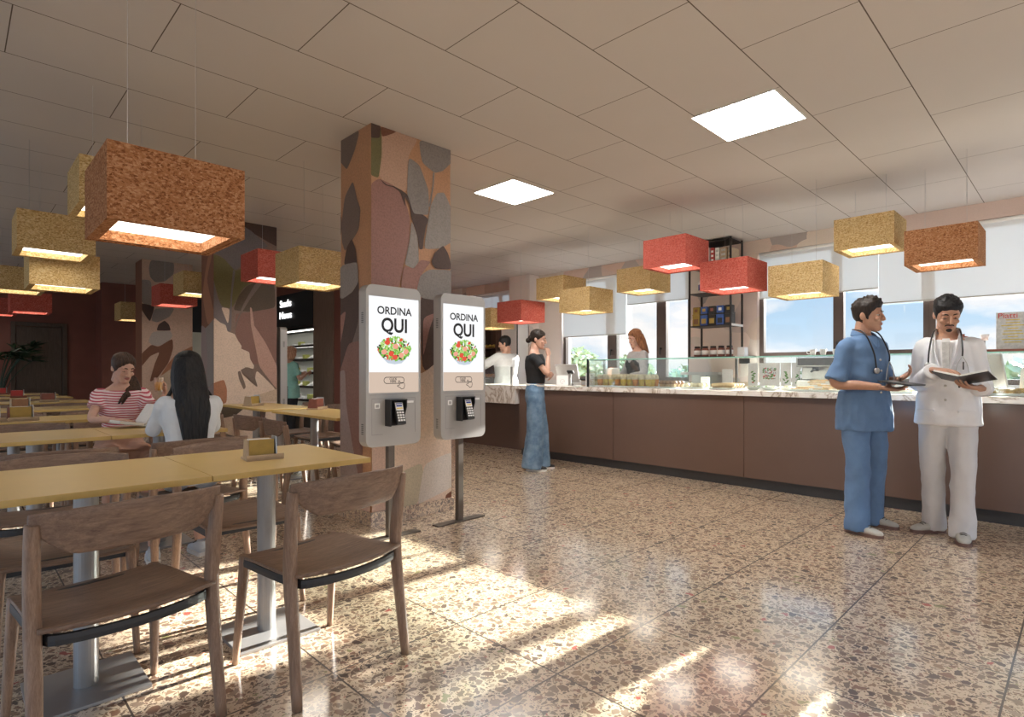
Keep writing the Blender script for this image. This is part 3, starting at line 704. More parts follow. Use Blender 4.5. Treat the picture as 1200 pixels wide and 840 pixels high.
def build_dining():
    # rows of tables parallel to X; each pair pushed together
    t0 = make_table(.64, .675); first = True
    rows = [2.21, 4.02, 5.57, 7.25, 8.97, 10.75, 12.4]
    names = ['front row, nearest the camera', 'second row, where the two women sit', 'third row', 'fourth row', 'fifth row', 'sixth row', 'last row, before the dark door']
    for r, (y, nm) in enumerate(zip(rows, names)):
        for q, (x, sd) in enumerate(((.99, 'aisle end'), (.348, 'inner half'))):
            if first: t = t0; first = False
            else: t = copy_tree(t0)
            t.location = (x, y + .3375, 0)
            tag(t, 'ochre table, %s of the %s' % (sd, nm), 'table', 'ochre dining tables')
    u0 = make_table(.56, .655)
    for i, (yy, lb) in enumerate(((4.60, 'ochre table between the columns, close beside the kiosk column'), (5.256, 'second ochre table from the kiosk column, between the columns'), (6.07, 'third ochre table from the kiosk column, between the columns'), (6.726, 'ochre table set against the cream flower column'))):
        t = u0 if i == 0 else copy_tree(u0)
        t.location = (2.5, yy, 0)
        tag(t, lb, 'table', 'ochre dining tables')
    c0 = make_chair(); c0f = [True]
    def chair(x, y, deg, label):
        if c0f[0]: c = c0; c0f[0] = False
        else: c = copy_tree(c0)
        c.location = (x, y, 0); c.rotation_euler = (0, 0, math.radians(deg))
        tag(c, label, 'chair', 'walnut dining chairs')
    chair(1.035, 2.135, 8.5, 'walnut chair in front, standing free at the table end beside the kiosks')
    chair(.365, 2.215, 8, 'dark walnut chair cut by the lower left corner, pulled up to the front table')
    chair(1.035, 2.99, 180, 'walnut chair tucked under the far side of the front table by the pedestal')
    chair(.33, 2.95, 178, 'walnut chair on the far side of the front table at left')
    chair(1.0, 3.72, 3, 'walnut chair the black-haired woman sits on')
    chair(.36, 3.66, -2, 'walnut chair at left with only its backrest seen above the front table')
    chair(.885, 5.0, 180, 'walnut chair under the woman in the striped shirt')
    chair(.36, 4.98, 180, 'walnut chair left of the woman in the striped shirt')
    ord_ = ['third', 'fourth', 'fifth', 'sixth', 'last']
    for k, y in enumerate(rows[2:]):
        for x, sd in ((1.0, 'aisle end'), (.36, 'inner half')):
            chair(x, y - .12 if k else y + .035, 0, 'walnut chair on the near side of the %s table row, %s' % (ord_[k], sd))
            chair(x, y + .85 if k else y + .8, 180, 'walnut chair on the far side of the %s table row, %s' % (ord_[k], sd))
    chair(2.045, 5.17, -84, 'walnut chair with its back turned at the second table from the kiosk column')
    chair(2.05, 4.55, -95, 'walnut chair with curled backrest end, beside the kiosk column table')
    chair(2.05, 6.1, -90, 'walnut chair on the left of the third table from the kiosk column')
    chair(2.05, 6.75, -90, 'walnut chair by the cream flower column, left of its table')
    chair(2.95, 5.2, 90, 'walnut chair on the aisle side of the second table from the kiosk column')
    chair(2.95, 6.05, 90, 'walnut chair on the aisle side of the third table from the kiosk column')
    chair(2.95, 6.7, 90, 'walnut chair on the aisle side next to the third kiosk')
    zt = .7655
    spots = [(.955, 2.5, -6, 'gold', 'tan', 'amber napkin holder on the front table'),
             (.39, 5.76, 4, 'gold', 'redbrown', 'large looking amber napkin holder on the third table row'),
             (.20, 5.8, 4, 'tan', 'white', 'pale napkin holder at the left edge on the third table row'),
             (.50, 7.48, 3, 'bag_brown', 'tan', 'brown napkin holder on the fourth table row'),
             (.88, 9.2, 0, 'redbrown', 'redbrown', 'dark red napkin holder on the fifth table row'),
             (.70, 11.0, 0, 'red', 'red', 'bright red napkin holder on the sixth table row'),
             (.60, 12.7, 0, 'red', 'redbrown', 'orange red napkin holder on the last table row'),
             (2.38, 6.5, 30, 'gold', 'tan', 'amber napkin holder on the table against the cream flower column'),
             (2.62, 5.45, 35, 'redbrown', 'redbrown', 'brick red napkin holder on the table beside the kiosk column')]
    for x, y, a, f, s, lb in spots:
        o = napkin_holder(f, s); o.location = (x, y, zt); o.rotation_euler = (0, 0, math.radians(a)); tag(o, lb, 'napkin holder', 'napkin holders on the tables')
        if y > 5: o.scale = (1.25, 1.25, 1.25)

def build_plants():
    o = empty('potted_plant', (.62, 14.2, 0)); tag(o, 'dark green leafy plant in a pot beside the dark door', 'plant')
    bm = BM(); lathe(bm, (0, 0, 0), [(.15, 0), (.2, .42), (.21, .44), (.19, .44), (.185, .4), (.0, .4)], 20); new_obj('pot', bm, 'pot', o, True)
    rnd = random.Random(3); bs = BM(); bl = BM()
    for i in range(15):
        a = rnd.uniform(0, 2 * PI); L = rnd.uniform(.7, 1.3); lean = rnd.uniform(.12, .5)
        top = V((math.cos(a) * lean, math.sin(a) * lean, .4 + L))
        tube(bs, [(0, 0, .38), (top.x * .35, top.y * .35, .4 + L * .6), tuple(top)], .008, 5, 3)
        for k in range(7):
            b = a + (k - 3) * .5; d = V((math.cos(b), math.sin(b), rnd.uniform(-.3, .5))).normalized(); n = d.cross(V((0, 0, 1))).normalized(); l = rnd.uniform(.22, .36)
            p = [top, top + d * l * .4 + n * .035 + V((0, 0, .03)), top + d * l, top + d * l * .4 - n * .035 + V((0, 0, .03))]
            bl.faces.new([bl.verts.new(q) for q in p])
    new_obj('stems', bs, 'leaf', o); new_obj('leaves', bl, 'leaf', o)
    # trees and hedge outside the windows
    def tree(x, y, ztop, r, n, mat, label, seed, cone=False):
        o = empty('tree', (x, y, -3.)); tag(o, label, 'tree', 'trees outside the windows')
        bm = BM(); loft(bm, [(0, 0, 0), (0, 0, ztop + 3 - r)], [.16, .08], 8); new_obj('trunk', bm, 'bark', o, True)
        bm = BM(); rr = random.Random(seed)
        H_ = ztop + 3
        for i in range(n):
            for _ in range(30):
                p = V((rr.uniform(-1, 1), rr.uniform(-1, 1), rr.uniform(-1, 1)))
                if p.length < 1 and (.45 < p.length + .3 * noise.noise(p * 2.5 + V((seed, 0, 0)))): break
            if cone: k = .25 + .75 * (1 - (p.z + 1) / 2); p.x *= k; p.y *= k
            c = V((p.x * r, p.y * r, H_ - r * 1.3 + p.z * r * 1.3))
            d = V((rr.uniform(-1, 1), rr.uniform(-1, 1), rr.uniform(-.4, 1))).normalized(); e = d.orthogonal().normalized()
            l = rr.uniform(.09, .2) * r ** .5
            bm.faces.new([bm.verts.new(q) for q in (c - d * l, c + e * l * .45, c + d * l, c - e * l * .45)])
        new_obj('crown', bm, mat, o)
    tree(17.5, 14.3, 2.15, 1.5, 2600, 'leaf_out', 'light green tree outside, left end of the long-haired woman window', 4)
    tree(21.2, 14.2, 1.9, 1.4, 2200, 'leaf_out', 'lower yellowish tree outside, next to the light green one', 9)
    tree(15.5, 8.2, 1.35, 1.5, 2600, 'leaf_out2', 'dark bush top outside the window left of the metal shelf', 12)
    tree(18.2, 11.4, 1.2, 1.4, 2000, 'leaf_out2', 'bush top outside, behind the standing sign card', 15)
    tree(14.5, .6, 1.45, 1.7, 2600, 'leaf_out2', 'dark green tree outside the window behind the tall grey till', 17)
    tree(16.8, -3.4, 1.35, 1.6, 2000, 'leaf_out2', 'dark green tree outside, rightmost behind the menu card', 19)
def disc_poly(bm, c, w, h, n, rot, y, mi):
    """small flat polygon on the plane y, about c=(x,z)"""
    vs = []
    for k in range(n):
        a = 2 * PI * k / n
        px, pz = w * math.cos(a), h * math.sin(a)
        vs.append(bm.verts.new((c[0] + px * math.cos(rot) - pz * math.sin(rot), y, c[1] + px * math.sin(rot) + pz * math.cos(rot))))
    f = bm.faces.new(vs); f.material_index = mi

SALAD = ['e_green', 'e_dgreen', 'e_lime', 'e_red', 'e_pink', 'e_dark', 'e_white', 'e_bowl']
def salad_mats():
    for k, c in dict(e_green=(.22, .5, .08), e_dgreen=(.07, .26, .04), e_lime=(.5, .7, .22), e_red=(.75, .1, .06), e_pink=(.85, .38, .27), e_dark=(.05, .06, .03), e_white=(.9, .93, .88), e_bowl=(.55, .62, .7)).items():
        MT[k] = M_emit('screen_' + k, c, .62)

def make_kiosk():
    o = empty('ordering_kiosk')
    Rx = Matrix.Rotation(PI / 2, 4, 'X')          # outline x,y -> x,z ; thickness towards -y
    bm = BM(); prism(bm, rrect(.435, 1.085, .05, 6), .09, Matrix.Translation((0, .045, 1.18)) @ Rx)
    b = new_obj('body', bm, 'kiosk', o)
    bv = b.modifiers.new('b', 'BEVEL'); bv.width = .006; bv.segments = 2; bv.limit_method = 'ANGLE'
    yf = -.0455
    bm = BM(); xbox(bm, -.197, .197, yf - .002, yf, 1.0, 1.645); 
    for f in bm.faces: f.material_index = 0
    xbox(bm, -.197, .197, yf - .0026, yf - .002, 1.0, 1.138, mi=1)
    s = new_obj('screen', bm, None, o, mats_=['screen_white', 'screen_beige'])
    ys = yf - .0034
    text_obj('lettering', 'ORDINA', .072, 'screen_ink', s, (0, ys, 1.552), (PI / 2, 0, 0), .0004, .98, .0014)
    text_obj('lettering', 'QUI', .132, 'screen_ink', s, (0, ys, 1.452), (PI / 2, 0, 0), .0004, .9, .0034)
    # salad picture
    bm = BM(); rr = random.Random(5); cx, cz = 0., 1.285
    vs = [bm.verts.new((cx + x, ys + .0004, cz + z)) for x, z in [(-.118, -.01), (-.09, -.055), (-.055, -.085), (0, -.093), (.055, -.085), (.09, -.055), (.118, -.01)]]
    f = bm.faces.new(vs); f.material_index = 7
    for i in range(420):
        a = rr.uniform(0, 2 * PI); q = math.sqrt(rr.random())
        x, z = .128 * q * math.cos(a), .078 * q * math.sin(a) + .012
        mi = rr.choice([0, 0, 1, 2, 2, 2, 6, 0, 5, 3])
        disc_poly(bm, (cx + x, cz + z), rr.uniform(.009, .02), rr.uniform(.005, .01), 5, rr.uniform(0, PI), ys - .000008 * i, mi)
    for x, z, mi in ((-.085, -.01, 4), (.005, .03, 4), (.088, -.005, 4), (-.06, .055, 3), (.0, -.045, 3), (-.03, -.02, 3), (.05, -.03, 4)):
        disc_poly(bm, (cx + x, cz + z), .022, .018, 9, .3, ys - .005, mi)
    new_obj('picture', bm, None, s, mats_=SALAD)
    # button with a hand
    bm = BM()
    def stroke(pts, r=.0022, closed=True):
        p = pts + [pts[0]] if closed else pts
        for a, c in zip(p[:-1], p[1:]):
            d = V((c[0] - a[0], 0, c[1] - a[1])); n = V((-d.z, 0, d.x)).normalized() * r
            A = V((a[0], ys, a[1])); C_ = V((c[0], ys, c[1]))
            bm.faces.new([bm.verts.new(q) for q in (A + n, A - n, C_ - n, C_ + n)])
    stroke([(x - .004, z + 1.083) for x, z in rrect(.16, .042, .0205, 6)])
    hand = [(.03, 1.077), (.034, 1.081), (.039, 1.078), (.05, 1.062), (.058, 1.067), (.066, 1.066), (.072, 1.064), (.078, 1.06), (.081, 1.046), (.074, 1.026), (.055, 1.023), (.042, 1.034), (.022, 1.042), (.024, 1.049), (.041, 1.05)]
    stroke(hand, .002)
    new_obj('button_drawing', bm, 'screen_ink', s)
    text_obj('lettering', 'CLICK', .021, 'screen_ink', s, (-.012, ys, 1.0915), (PI / 2, 0, 0), .0003, 1., .0003)
    text_obj('lettering', 'HERE', .021, 'screen_ink', s, (-.012, ys, 1.0745), (PI / 2, 0, 0), .0003, 1., .0003)
    # card reader in its hood
    r = empty('card_reader'); r.parent = o
    bm = BM()
    z0, z1 = .775, .955
    xbox(bm, -.075, -.066, -.115, yf, z0, z1, .002); prism(bm, [(yf, z0 + .01), (yf, z1), (-.095, z1), (-.095, z1 - .05)], .008, Matrix(((0, 0, 1, .062), (1, 0, 0, 0), (0, 1, 0, 0), (0, 0, 0, 1))))
    xbox(bm, -.066, .066, -.105, yf, z1 - .008, z1, .002); xbox(bm, -.066, .066, yf - .012, yf, z0, z1)
    new_obj('hood', bm, 'black', r)
    Q = Matrix.Translation((.01, -.085, .862)) @ Matrix.Rotation(math.radians(-18), 4, 'X')
    bm = BM(); vs = box(bm, (0, 0, 0), (.072, .03, .165), bev=.006)
    for v in bm.verts: v.co = Q @ v.co
    t = new_obj('terminal', bm, 'black', r)
    bm = BM(); vs = box(bm, (0, -.017, .04), (.058, .002, .055)); vs += box(bm, (0, -.0182, .045), (.045, .001, .012), mi=1); vs += box(bm, (0, -.0182, .028), (.045, .001, .007), mi=2)
    vs += box(bm, (0, -.0182, .06), (.05, .001, .006), mi=1)
    for v in bm.verts: v.co = Q @ v.co
    new_obj('display', bm, None, r, mats_=['white', 'blue_ink', 'yellow_ink'])
    bm = BM()
    for i in range(3):
        for j in range(4): box(bm, (-.02 + .02 * i, -.0175, -.002 - .018 * j), (.015, .004, .012), bev=.001)
    for v in bm.verts: v.co = Q @ v.co
    new_obj('keypad', bm, 'white', r)
    bm = BM(); xbox(bm, -.155, -.115, yf - .003, yf, .895, .93, .001); xbox(bm, -.146, -.124, yf - .004, yf - .003, .902, .922, mi=1); new_obj('scanner', bm, None, o, mats_=['white', 'kiosk'])
    bm = BM(); xbox(bm, .085, .155, yf - .003, yf, .925, .94, .001); new_obj('receipt_slot', bm, 'white', o)
    bm = BM()
    for a, b, c, d in ((-.19, .19, .985, .986), (-.175, -.09, .72, .7215), (-.175, -.174, .72, .96), (.17, .171, .72, .96), (-.175, .17, .96, .9615)): xbox(bm, a, b, yf - .0006, yf, c, d)
    new_obj('panel_groove', bm, 'kiosk_dark', o)
    for zc in (1.5, .76):
        bm = BM()
        for i in range(6): xbox(bm, -.2195, -.217, -.012, .012, zc - .035 + i * .0125, zc - .028 + i * .0125)
        new_obj('side_vent', bm, 'kiosk_dark', o)
    bm = BM(); xbox(bm, -.024, .024, -.012, .03, .008, .66, .002); new_obj('post', bm, 'bronze_post', o)
    bm = BM(); xbox(bm, -.23, .23, -.03, .045, 0, .009, .002); new_obj('foot', bm, 'bronze_post', o)
    return o

def build_kiosks():
    salad_mats(); MT['blue_ink'] = M('blue_ink', (.03, .05, .35), .4); MT['yellow_ink'] = M('yellow_ink', (.8, .6, .05), .4)
    k = make_kiosk(); k.location = (2.157, 3.378, 0); tag(k, 'grey ordering kiosk at left, in front of the mural column', 'ordering kiosk', 'ordering kiosks')
    k2 = copy_tree(k); k2.location = (2.772, 3.378, 0); tag(k2, 'grey ordering kiosk at right, half clear of the mural column', 'ordering kiosk', 'ordering kiosks')
    k3 = copy_tree(k); k3.location = (3.06, 7.52, 0); k3.rotation_euler = (0, 0, PI / 2); tag(k3, 'grey ordering kiosk seen edge on beside the cream flower column', 'ordering kiosk', 'ordering kiosks')

def build_fridges():
    def fridge(loc, rz, L, label, packs):
        """local: front faces -X, runs along +Y from 0 to L"""
        o = empty('display_fridge', loc, rz); tag(o, label, 'fridge', 'open snack fridges')
        bm = BM(); xbox(bm, .02, .55, 0, .04, 0, 2.0); xbox(bm, .02, .55, L - .04, L, 0, 2.0); xbox(bm, .0, .55, .04, L - .04, 0, .3); xbox(bm, .0, .55, .04, L - .04, 1.97, 2.02)
        new_obj('cabinet', bm, 'dark_metal', o)
        bm = BM(); xbox(bm, .5, .53, .04, L - .04, .3, 1.97); new_obj('back_panel', bm, 'shelf_back', o)
        lv = [.33, .60, .86, 1.13, 1.39, 1.655]
        for z in lv:
            bm = BM(); xbox(bm, .05, .5, .04, L - .04, z - .02, z); xbox(bm, .04, .055, .04, L - .04, z - .03, z + .015)
            new_obj('shelf', bm, 'dark_metal', o)
            bm = BM(); xbox(bm, .09, .14, .06, L - .06, z - .024, z - .0205); new_obj('light_strip', bm, 'strip', o)
        bm = BM(); xbox(bm, .06, .12, .06, L - .06, 1.955, 1.968); new_obj('light_strip', bm, 'strip', o)
        M4 = Matrix.Translation(V(loc)) @ Matrix.Rotation(rz, 4, 'Z')
        rr = random.Random(len(label))
        for z in lv:
            for y in packs:
                kind = rr.randrange(3)
                if (kind, ) not in PACK:
                    bm = BM()
                    if kind == 0: box(bm, (0, 0, .03), (.18, .13, .05), bev=.008, taper=.9); nm = 'snack_tray'
                    elif kind == 1: prism(bm, [(-.08, 0), (.08, 0), (.08, .1), ], .12, Matrix.Translation((0, .06, .002)) @ Matrix.Rotation(PI / 2, 4, 'X')); nm = 'sandwich_pack'
                    else: box(bm, (0, 0, .05), (.1, .12, .1), bev=.012); nm = 'snack_bag'
                    p = new_obj(nm, bm, ('white', 'napkin', 'f_lime')[kind]); PACK[(kind,)] = p
                else:
                    p = PACK[(kind,)].copy(); COL.objects.link(p)
                p.location = M4 @ V((.22, y, z + .001)); p.rotation_euler = (0, 0, rz)
                tag(p, ('pale lidded snack tray on the lit fridge shelves', 'cut sandwich pack on the lit fridge shelves', 'small snack bag on the lit fridge shelves')[kind], ('tray', 'sandwich', 'bag')[kind],
                    ('snack trays in the fridges', 'sandwich packs in the fridges', 'snack bags in the fridges')[kind])
    PACK = {}
    fridge((4.86, 10.22, 0), 0., 3.3, 'long open snack fridge with lit shelves beside the nurse', [.2 + .21 * i for i in range(6)])
    fridge((3.02, 13.6, 0), -PI / 2, .0 + 1.8, 'far open snack fridge glimpsed between the two mural columns', [])
    s = empty('snack_sign', (4.85, 10.2, 0)); tag(s, 'black sign board with white lit words Snacks and News above the fridge', 'sign')
    bm = BM(); xbox(bm, -.03, .0, 0, 3.3, 2.03, 2.70); new_obj('board', bm, 'black_sign', s)
    for w, y, z, sz in (('Snacks', 1.2, 2.52, .2), ('News', 1.2, 2.285, .2)):
        text_obj('letters', w, sz, 'letters', s, (-.04, y, z), (PI / 2, 0, -PI / 2), .006, 1.0 if w == 'Snacks' else 1.25, .001)
    s2 = structure('trim_3', [(3.02, 4.85, 13.57, 13.6, 2.03, 2.72)], 'black_sign', label='black panel above the far fridge')

def place(o, loc, rz, label, cat, group=None):
    o.location = loc; o.rotation_euler = (0, 0, rz); tag(o, label, cat, group); return o

ZC = .955
def build_counter():
    o = empty('serving_counter'); tag(o, 'long brown lacquered serving counter with dark plinth', 'counter')
    for i, (a, b) in enumerate(((3.96, 5.52), (2.4, 3.955), (.84, 2.395), (-.72, .835), (-2.6, -.725))):
        bm = BM(); xbox(bm, 5.585, 5.64, a, b, .1, ZC - .05); new_obj('front_panel', bm, 'counter', o)
    bm = BM(); xbox(bm, 5.64, 6.3, -2.6, 5.52, .1, ZC - .05); new_obj('cabinet', bm, 'counter', o)
    bm = BM(); xbox(bm, 5.61, 6.28, -2.6, 5.50, 0, .1); new_obj('plinth', bm, 'plinth', o)
    o2 = empty('marble_worktop'); tag(o2, 'long pale veined marble worktop on the serving counter', 'worktop')
    bm = BM(); xbox(bm, 5.545, 6.34, -2.6, 5.56, ZC - .05, ZC, .004); new_obj('slab', bm, 'marble', o2)
    o3 = empty('till_counter'); tag(o3, 'end counter with thick white marble top and dark knee recess', 'counter')
    bm = BM(); xbox(bm, 5.545, 6.34, 5.565, 7.4, .70, ZC, .004); new_obj('marble_top', bm, 'marble', o3)
    bm = BM(); xbox(bm, 5.95, 6.3, 5.565, 7.35, .0, .70); new_obj('cabinet', bm, 'counter', o3)
    # back counter under the windows
    o4 = empty('back_counter'); tag(o4, 'brown back counter with pale top along the windows', 'counter')
    bm = BM(); xbox(bm, 7.5, 7.99, -2.6, 7.3, 0, .86); new_obj('cabinet', bm, 'counter', o4)
    bm = BM(); xbox(bm, 7.46, 7.95, -2.6, 7.3, .86, .9, .003); new_obj('worktop', bm, 'marble', o4)
    # showcase
    g = empty('glass_showcase'); tag(g, 'long glass showcase with thin dark end post standing on the marble worktop', 'glass showcase')
    bm = BM(); xbox(bm, 5.745, 5.753, -2.6, 4.43, ZC + .004, 1.285); new_obj('front_pane', bm, 'show_glass', g)
    bm = BM(); xbox(bm, 5.745, 6.1, -2.6, 4.45, 1.288, 1.297); new_obj('top_pane', bm, 'show_glass', g)
    bm = BM(); xbox(bm, 5.742, 5.7448, -2.6, 4.45, 1.287, 1.298); new_obj('glass_edge', bm, 'edge_glass', g)
    bm = BM(); xbox(bm, 5.755, 6.1, 4.431, 4.438, ZC + .004, 1.285); new_obj('end_pane', bm, 'show_glass', g)
    for x, y in ((5.75, 4.46), (6.1, 4.46), (6.1, 2.7), (6.1, 1.0), (6.1, -.7)):
        bm = BM(); xbox(bm, x - .012, x + .012, y - .012, y + .012, ZC, 1.287, .002); new_obj('post', bm, 'black', g)
    for y in (4.46,):
        bm = BM(); xbox(bm, 5.738, 6.11, y - .012, y + .012, 1.287, 1.305, .002); new_obj('rail', bm, 'black', g)
    # glass guard at the till
    h = empty('glass_guard'); tag(h, 'small glass guard with a grey post at the till end, before the man in grey', 'glass guard')
    bm = BM(); xbox(bm, 5.62, 5.626, 5.72, 6.6, ZC + .002, 1.22); new_obj('pane', bm, 'show_glass', h)
    bm = BM(); xbox(bm, 5.61, 5.634, 5.695, 5.719, ZC, 1.215, .002); new_obj('post', bm, 'steel_grey', h)

def flat_card(label, cat, w, hh, loc, rz, draw=None, name='sign_card', group=None, t=.006, mat='white', stand=True):
    o = empty(name); place(o, loc, rz, label, cat, group)
    bm = BM(); box(bm, (0, 0, hh / 2), (w, t, hh), bev=.001); new_obj('card', bm, mat, o)
    if stand:
        bm = BM(); box(bm, (0, .025, .003), (w * .8, .06, .006)); new_obj('foot', bm, mat, o)
    if draw:
        bm = BM(); draw(bm, -t / 2 - .001); new_obj('print', bm, None, o, mats_=['screen_ink', 'd_green', 'd_red', 'd_yellow', 'd_grey'])
    return o

def build_goods():
    for k, c in dict(d_green=(.1, .3, .06), d_red=(.6, .06, .05), d_yellow=(.65, .5, .12), d_grey=(.45, .47, .5), f_yellow=(.72, .5, .09), f_lime=(.58, .6, .17), f_orange=(.68, .26, .05), f_cream=(.76, .64, .44), f_brown=(.26, .12, .05), f_tan=(.55, .36, .18),
                     f_bread=(.6, .4, .2), f_red=(.6, .09, .04), f_green=(.2, .34, .07), f_gold=(.6, .36, .09), cup_grey=(.6, .6, .58), juice=(.95, .4, .02), blue_pack=(.05, .12, .4)).items():
        MT[k] = M(k, c, .55, var=.25, scale=40)
    rr = random.Random(11)
    zt = ZC + .001
    # --- platter of filled pastries
    def platter(x, y, w, d, label, rz=0.):
        o = empty('platter'); place(o, (x, y, zt), rz, label, 'platter')
        bm = BM(); box(bm, (0, 0, .005), (d, w, .01), bev=.003); box(bm, (-d / 2, 0, .012), (.006, w, .012)); box(bm, (d / 2, 0, .012), (.006, w, .012))
        new_obj('tray', bm, 'white', o); return o
    platter(5.96, 4.01, .80, .28, 'white platter under the row of yellow pastries')
    for row, x in enumerate((5.87, 5.955, 6.04)):
        for k in range(9):
            o = empty('filled_pastry'); y = 3.66 + k * .087 + rr.uniform(-.002, .002)
            place(o, (x, y, zt + .012 + row * .001), rr.uniform(-.2, .2), 'yellow filled pastry cup in the row at the left end of the showcase', 'pastry', 'yellow pastries on the left platter')
            bm = BM(); lathe(bm, (0, 0, 0), [(.024, 0), (.036, .045), (.03, .05)], 10); new_obj('case', bm, ('f_yellow', 'f_yellow', 'f_orange')[(k + row) % 3], o, True); o.scale = (1.1, 1.1, 1.7)
            bm = BM(); ell(bm, (0, 0, .06), (.036, .034, .026), u=10, v=6); new_obj('cream', bm, 'f_cream', o, True)
    platter(5.95, 3.4, .26, .26, 'white platter under the brown muffins')
    for k in range(9):
        o = empty('muffin'); place(o, (5.87 + .08 * (k // 3), 3.32 + .08 * (k % 3), zt + .012), rr.random(), 'dark brown muffin right of the yellow pastries', 'muffin', 'brown muffins')
        bm = BM(); lathe(bm, (0, 0, 0), [(.02, 0), (.03, .04)], 10); new_obj('case', bm, 'f_tan', o)
        bm = BM(); ell(bm, (0, 0, .048), (.036, .036, .028), u=10, v=6); new_obj('top', bm, 'f_brown', o, True)
    platter(5.95, 3.08, .28, .26, 'white platter of pale rolls, right of the muffins')
    for k in range(6):
        bm = BM(); ell(bm, (0, 0, .026), (.05, .035, .026), u=12, v=8); o = new_obj('bread_roll', bm, 'f_cream', None, True)
        place(o, (5.88 + .1 * (k // 3), 2.99 + .09 * (k % 3), zt + .012), rr.random(), 'pale bread roll right of the muffins', 'bread roll', 'pale bread rolls')
    platter(5.92, 2.72, .3, .26, 'white platter under the tan loaves')
    for k in range(4):
        bm = BM(); loft(bm, smooth_path([(0, -.12, .02), (0, -.1, .028), (0, 0, .034), (0, .1, .028), (0, .12, .02)], 3), [(.012, .008)] + [(.03, .026)] * 11 + [(.012, .008)], 10, lat=(1, 0, 0)); o = new_obj('loaf', bm, 'f_bread', None, True)
        place(o, (5.82 + .066 * k, 2.72, zt + .012), .05 * k, 'long tan loaf on the platter in the middle of the showcase', 'bread loaf', 'tan loaves')
    # shallow dishes
    for k, (x, y) in enumerate(((5.86, 2.42), (5.86, 2.24), (6.03, 2.33), (6.03, 2.15))):
        o = empty('serving_dish'); place(o, (x, y, zt), 0, 'white serving dish of pale salad before the hanging posters', 'dish', 'white serving dishes')
        bm = BM(); lathe(bm, (0, 0, 0), [(.05, 0), (.095, .03), (.1, .034), (.092, .034), (.05, .008), (0, .008)], 20); new_obj('bowl', bm, 'white', o, True); o.scale = (.8, .8, 1.)
        bm = BM()
        for q in range(26): ell(bm, (rr.uniform(-.06, .06), rr.uniform(-.06, .06), .03 + rr.uniform(0, .01)), (.016, .012, .008), Matrix.Rotation(rr.random() * 3, 3, 'Z'), 6, 4, rr.choice([0, 0, 1, 2]))
        f = new_obj('salad', bm, None, o, mats_=['f_cream', 'f_green', 'napkin']); tag(f, kind='stuff')
    # big colourful platters of flatbread / pizza slices
    platter(5.93, 1.76, .58, .3, 'large platter of topped flatbread slices left of the doctor in blue')
    for k in range(14):
        o = empty('flatbread_slice'); place(o, (5.865 + .075 * (k % 3) + rr.uniform(-.015, .015), 1.56 + .1 * (k // 3) + rr.uniform(-.015, .015), zt + .013 + .0165 * (k % 3) + .0495 * (k // 3 % 2)), rr.uniform(0, 6), 'topped flatbread slice heaped beside the doctor in blue', 'flatbread', 'topped flatbread slices')
        bm = BM(); prism(bm, [(-.07, -.05), (.08, 0), (-.07, .05)], .014); new_obj('crust', bm, 'f_bread', o)
        bm = BM()
        for q in range(9):
            t = rr.uniform(-.06, .04); ell(bm, (t, rr.uniform(-.3, .3) * (.08 - t) * .5, .0125), (.013, .009, .0035), Matrix.Rotation(rr.random() * 3, 3, 'Z'), 6, 4, rr.choice([0, 0, 1, 2, 3]))
        new_obj('topping', bm, None, o, mats_=['f_cream', 'f_red', 'f_green', 'f_yellow'])
    platter(5.95, 1.2, .3, .3, 'white platter seen between the two doctors')
    for k in range(6):
        o = empty('canape'); place(o, (5.86 + .09 * (k % 3), 1.12 + .12 * (k // 3), zt + .012), rr.random(), 'canape with red topping seen between the two doctors', 'canape', 'canapes between the doctors')
        bm = BM(); box(bm, (0, 0, .008), (.06, .06, .016), bev=.003); new_obj('bread', bm, 'f_cream', o)
        bm = BM(); ell(bm, (0, 0, .02), (.02, .02, .009), u=8, v=5); new_obj('tomato', bm, 'f_red', o, True)
    platter(5.95, .5, .42, .3, 'platter of golden pasta right of the doctor in white')
    bm = BM()
    for q in range(160): tube(bm, [(rr.uniform(-.12, .12), rr.uniform(-.18, .18), .02 + rr.uniform(0, .025))] * 1 + [], .01) if False else box(bm, (rr.uniform(-.11, .11), rr.uniform(-.17, .17), .018 + rr.uniform(0, .028)), (.035, .014, .012), Matrix.Rotation(rr.uniform(0, 3), 3, 'Z') @ Matrix.Rotation(rr.uniform(-.4, .4), 3, 'X'))
    o = new_obj('fried_bites', bm, 'f_gold'); place(o, (5.95, .5, zt + .004), 0, 'heap of golden fried bites right of the doctor in white', 'food'); tag(o, kind='stuff')
    # --- things on the counter
    def swirl(bm, y):
        for r0, cx, cz in ((.03, 0, .06), (.016, .012, .05)):
            for k in range(14):
                a, b = k / 14 * 5, (k + 1) / 14 * 5
                p = [V((cx + r * math.cos(q), y, cz + r * math.sin(q))) for q, r in ((a, r0), (a, r0 - .003), (b, r0 - .003), (b, r0))]
                f = bm.faces.new([bm.verts.new(q) for q in p]); f.material_index = 4
    def lines(bm, y):
        for k in range(4):
            vs = [(-.04, .04 + .022 * k), (.04 - .01 * (k % 2), .04 + .022 * k), (.04 - .01 * (k % 2), .045 + .022 * k), (-.04, .045 + .022 * k)]
            f = bm.faces.new([bm.verts.new((a, y, b)) for a, b in vs]); f.material_index = 4
        for k in range(3): disc_poly(bm, (.03 - .012 * k, .135 + .008 * (k % 2)), .008, .006, 6, .3, y, 0)
    flat_card('white card with a grey swirl beside the woman in jeans', 'sign', .15, .14, (5.72, 4.86, zt), -.85, swirl)
    flat_card('white card with grey lines just inside the showcase end post', 'sign', .12, .17, (5.95, 4.58, zt), -.85, lines)
    flat_card('small white card standing in the showcase behind the loaves', 'sign', .1, .13, (6.08, 3.05, zt), -.85, lines)
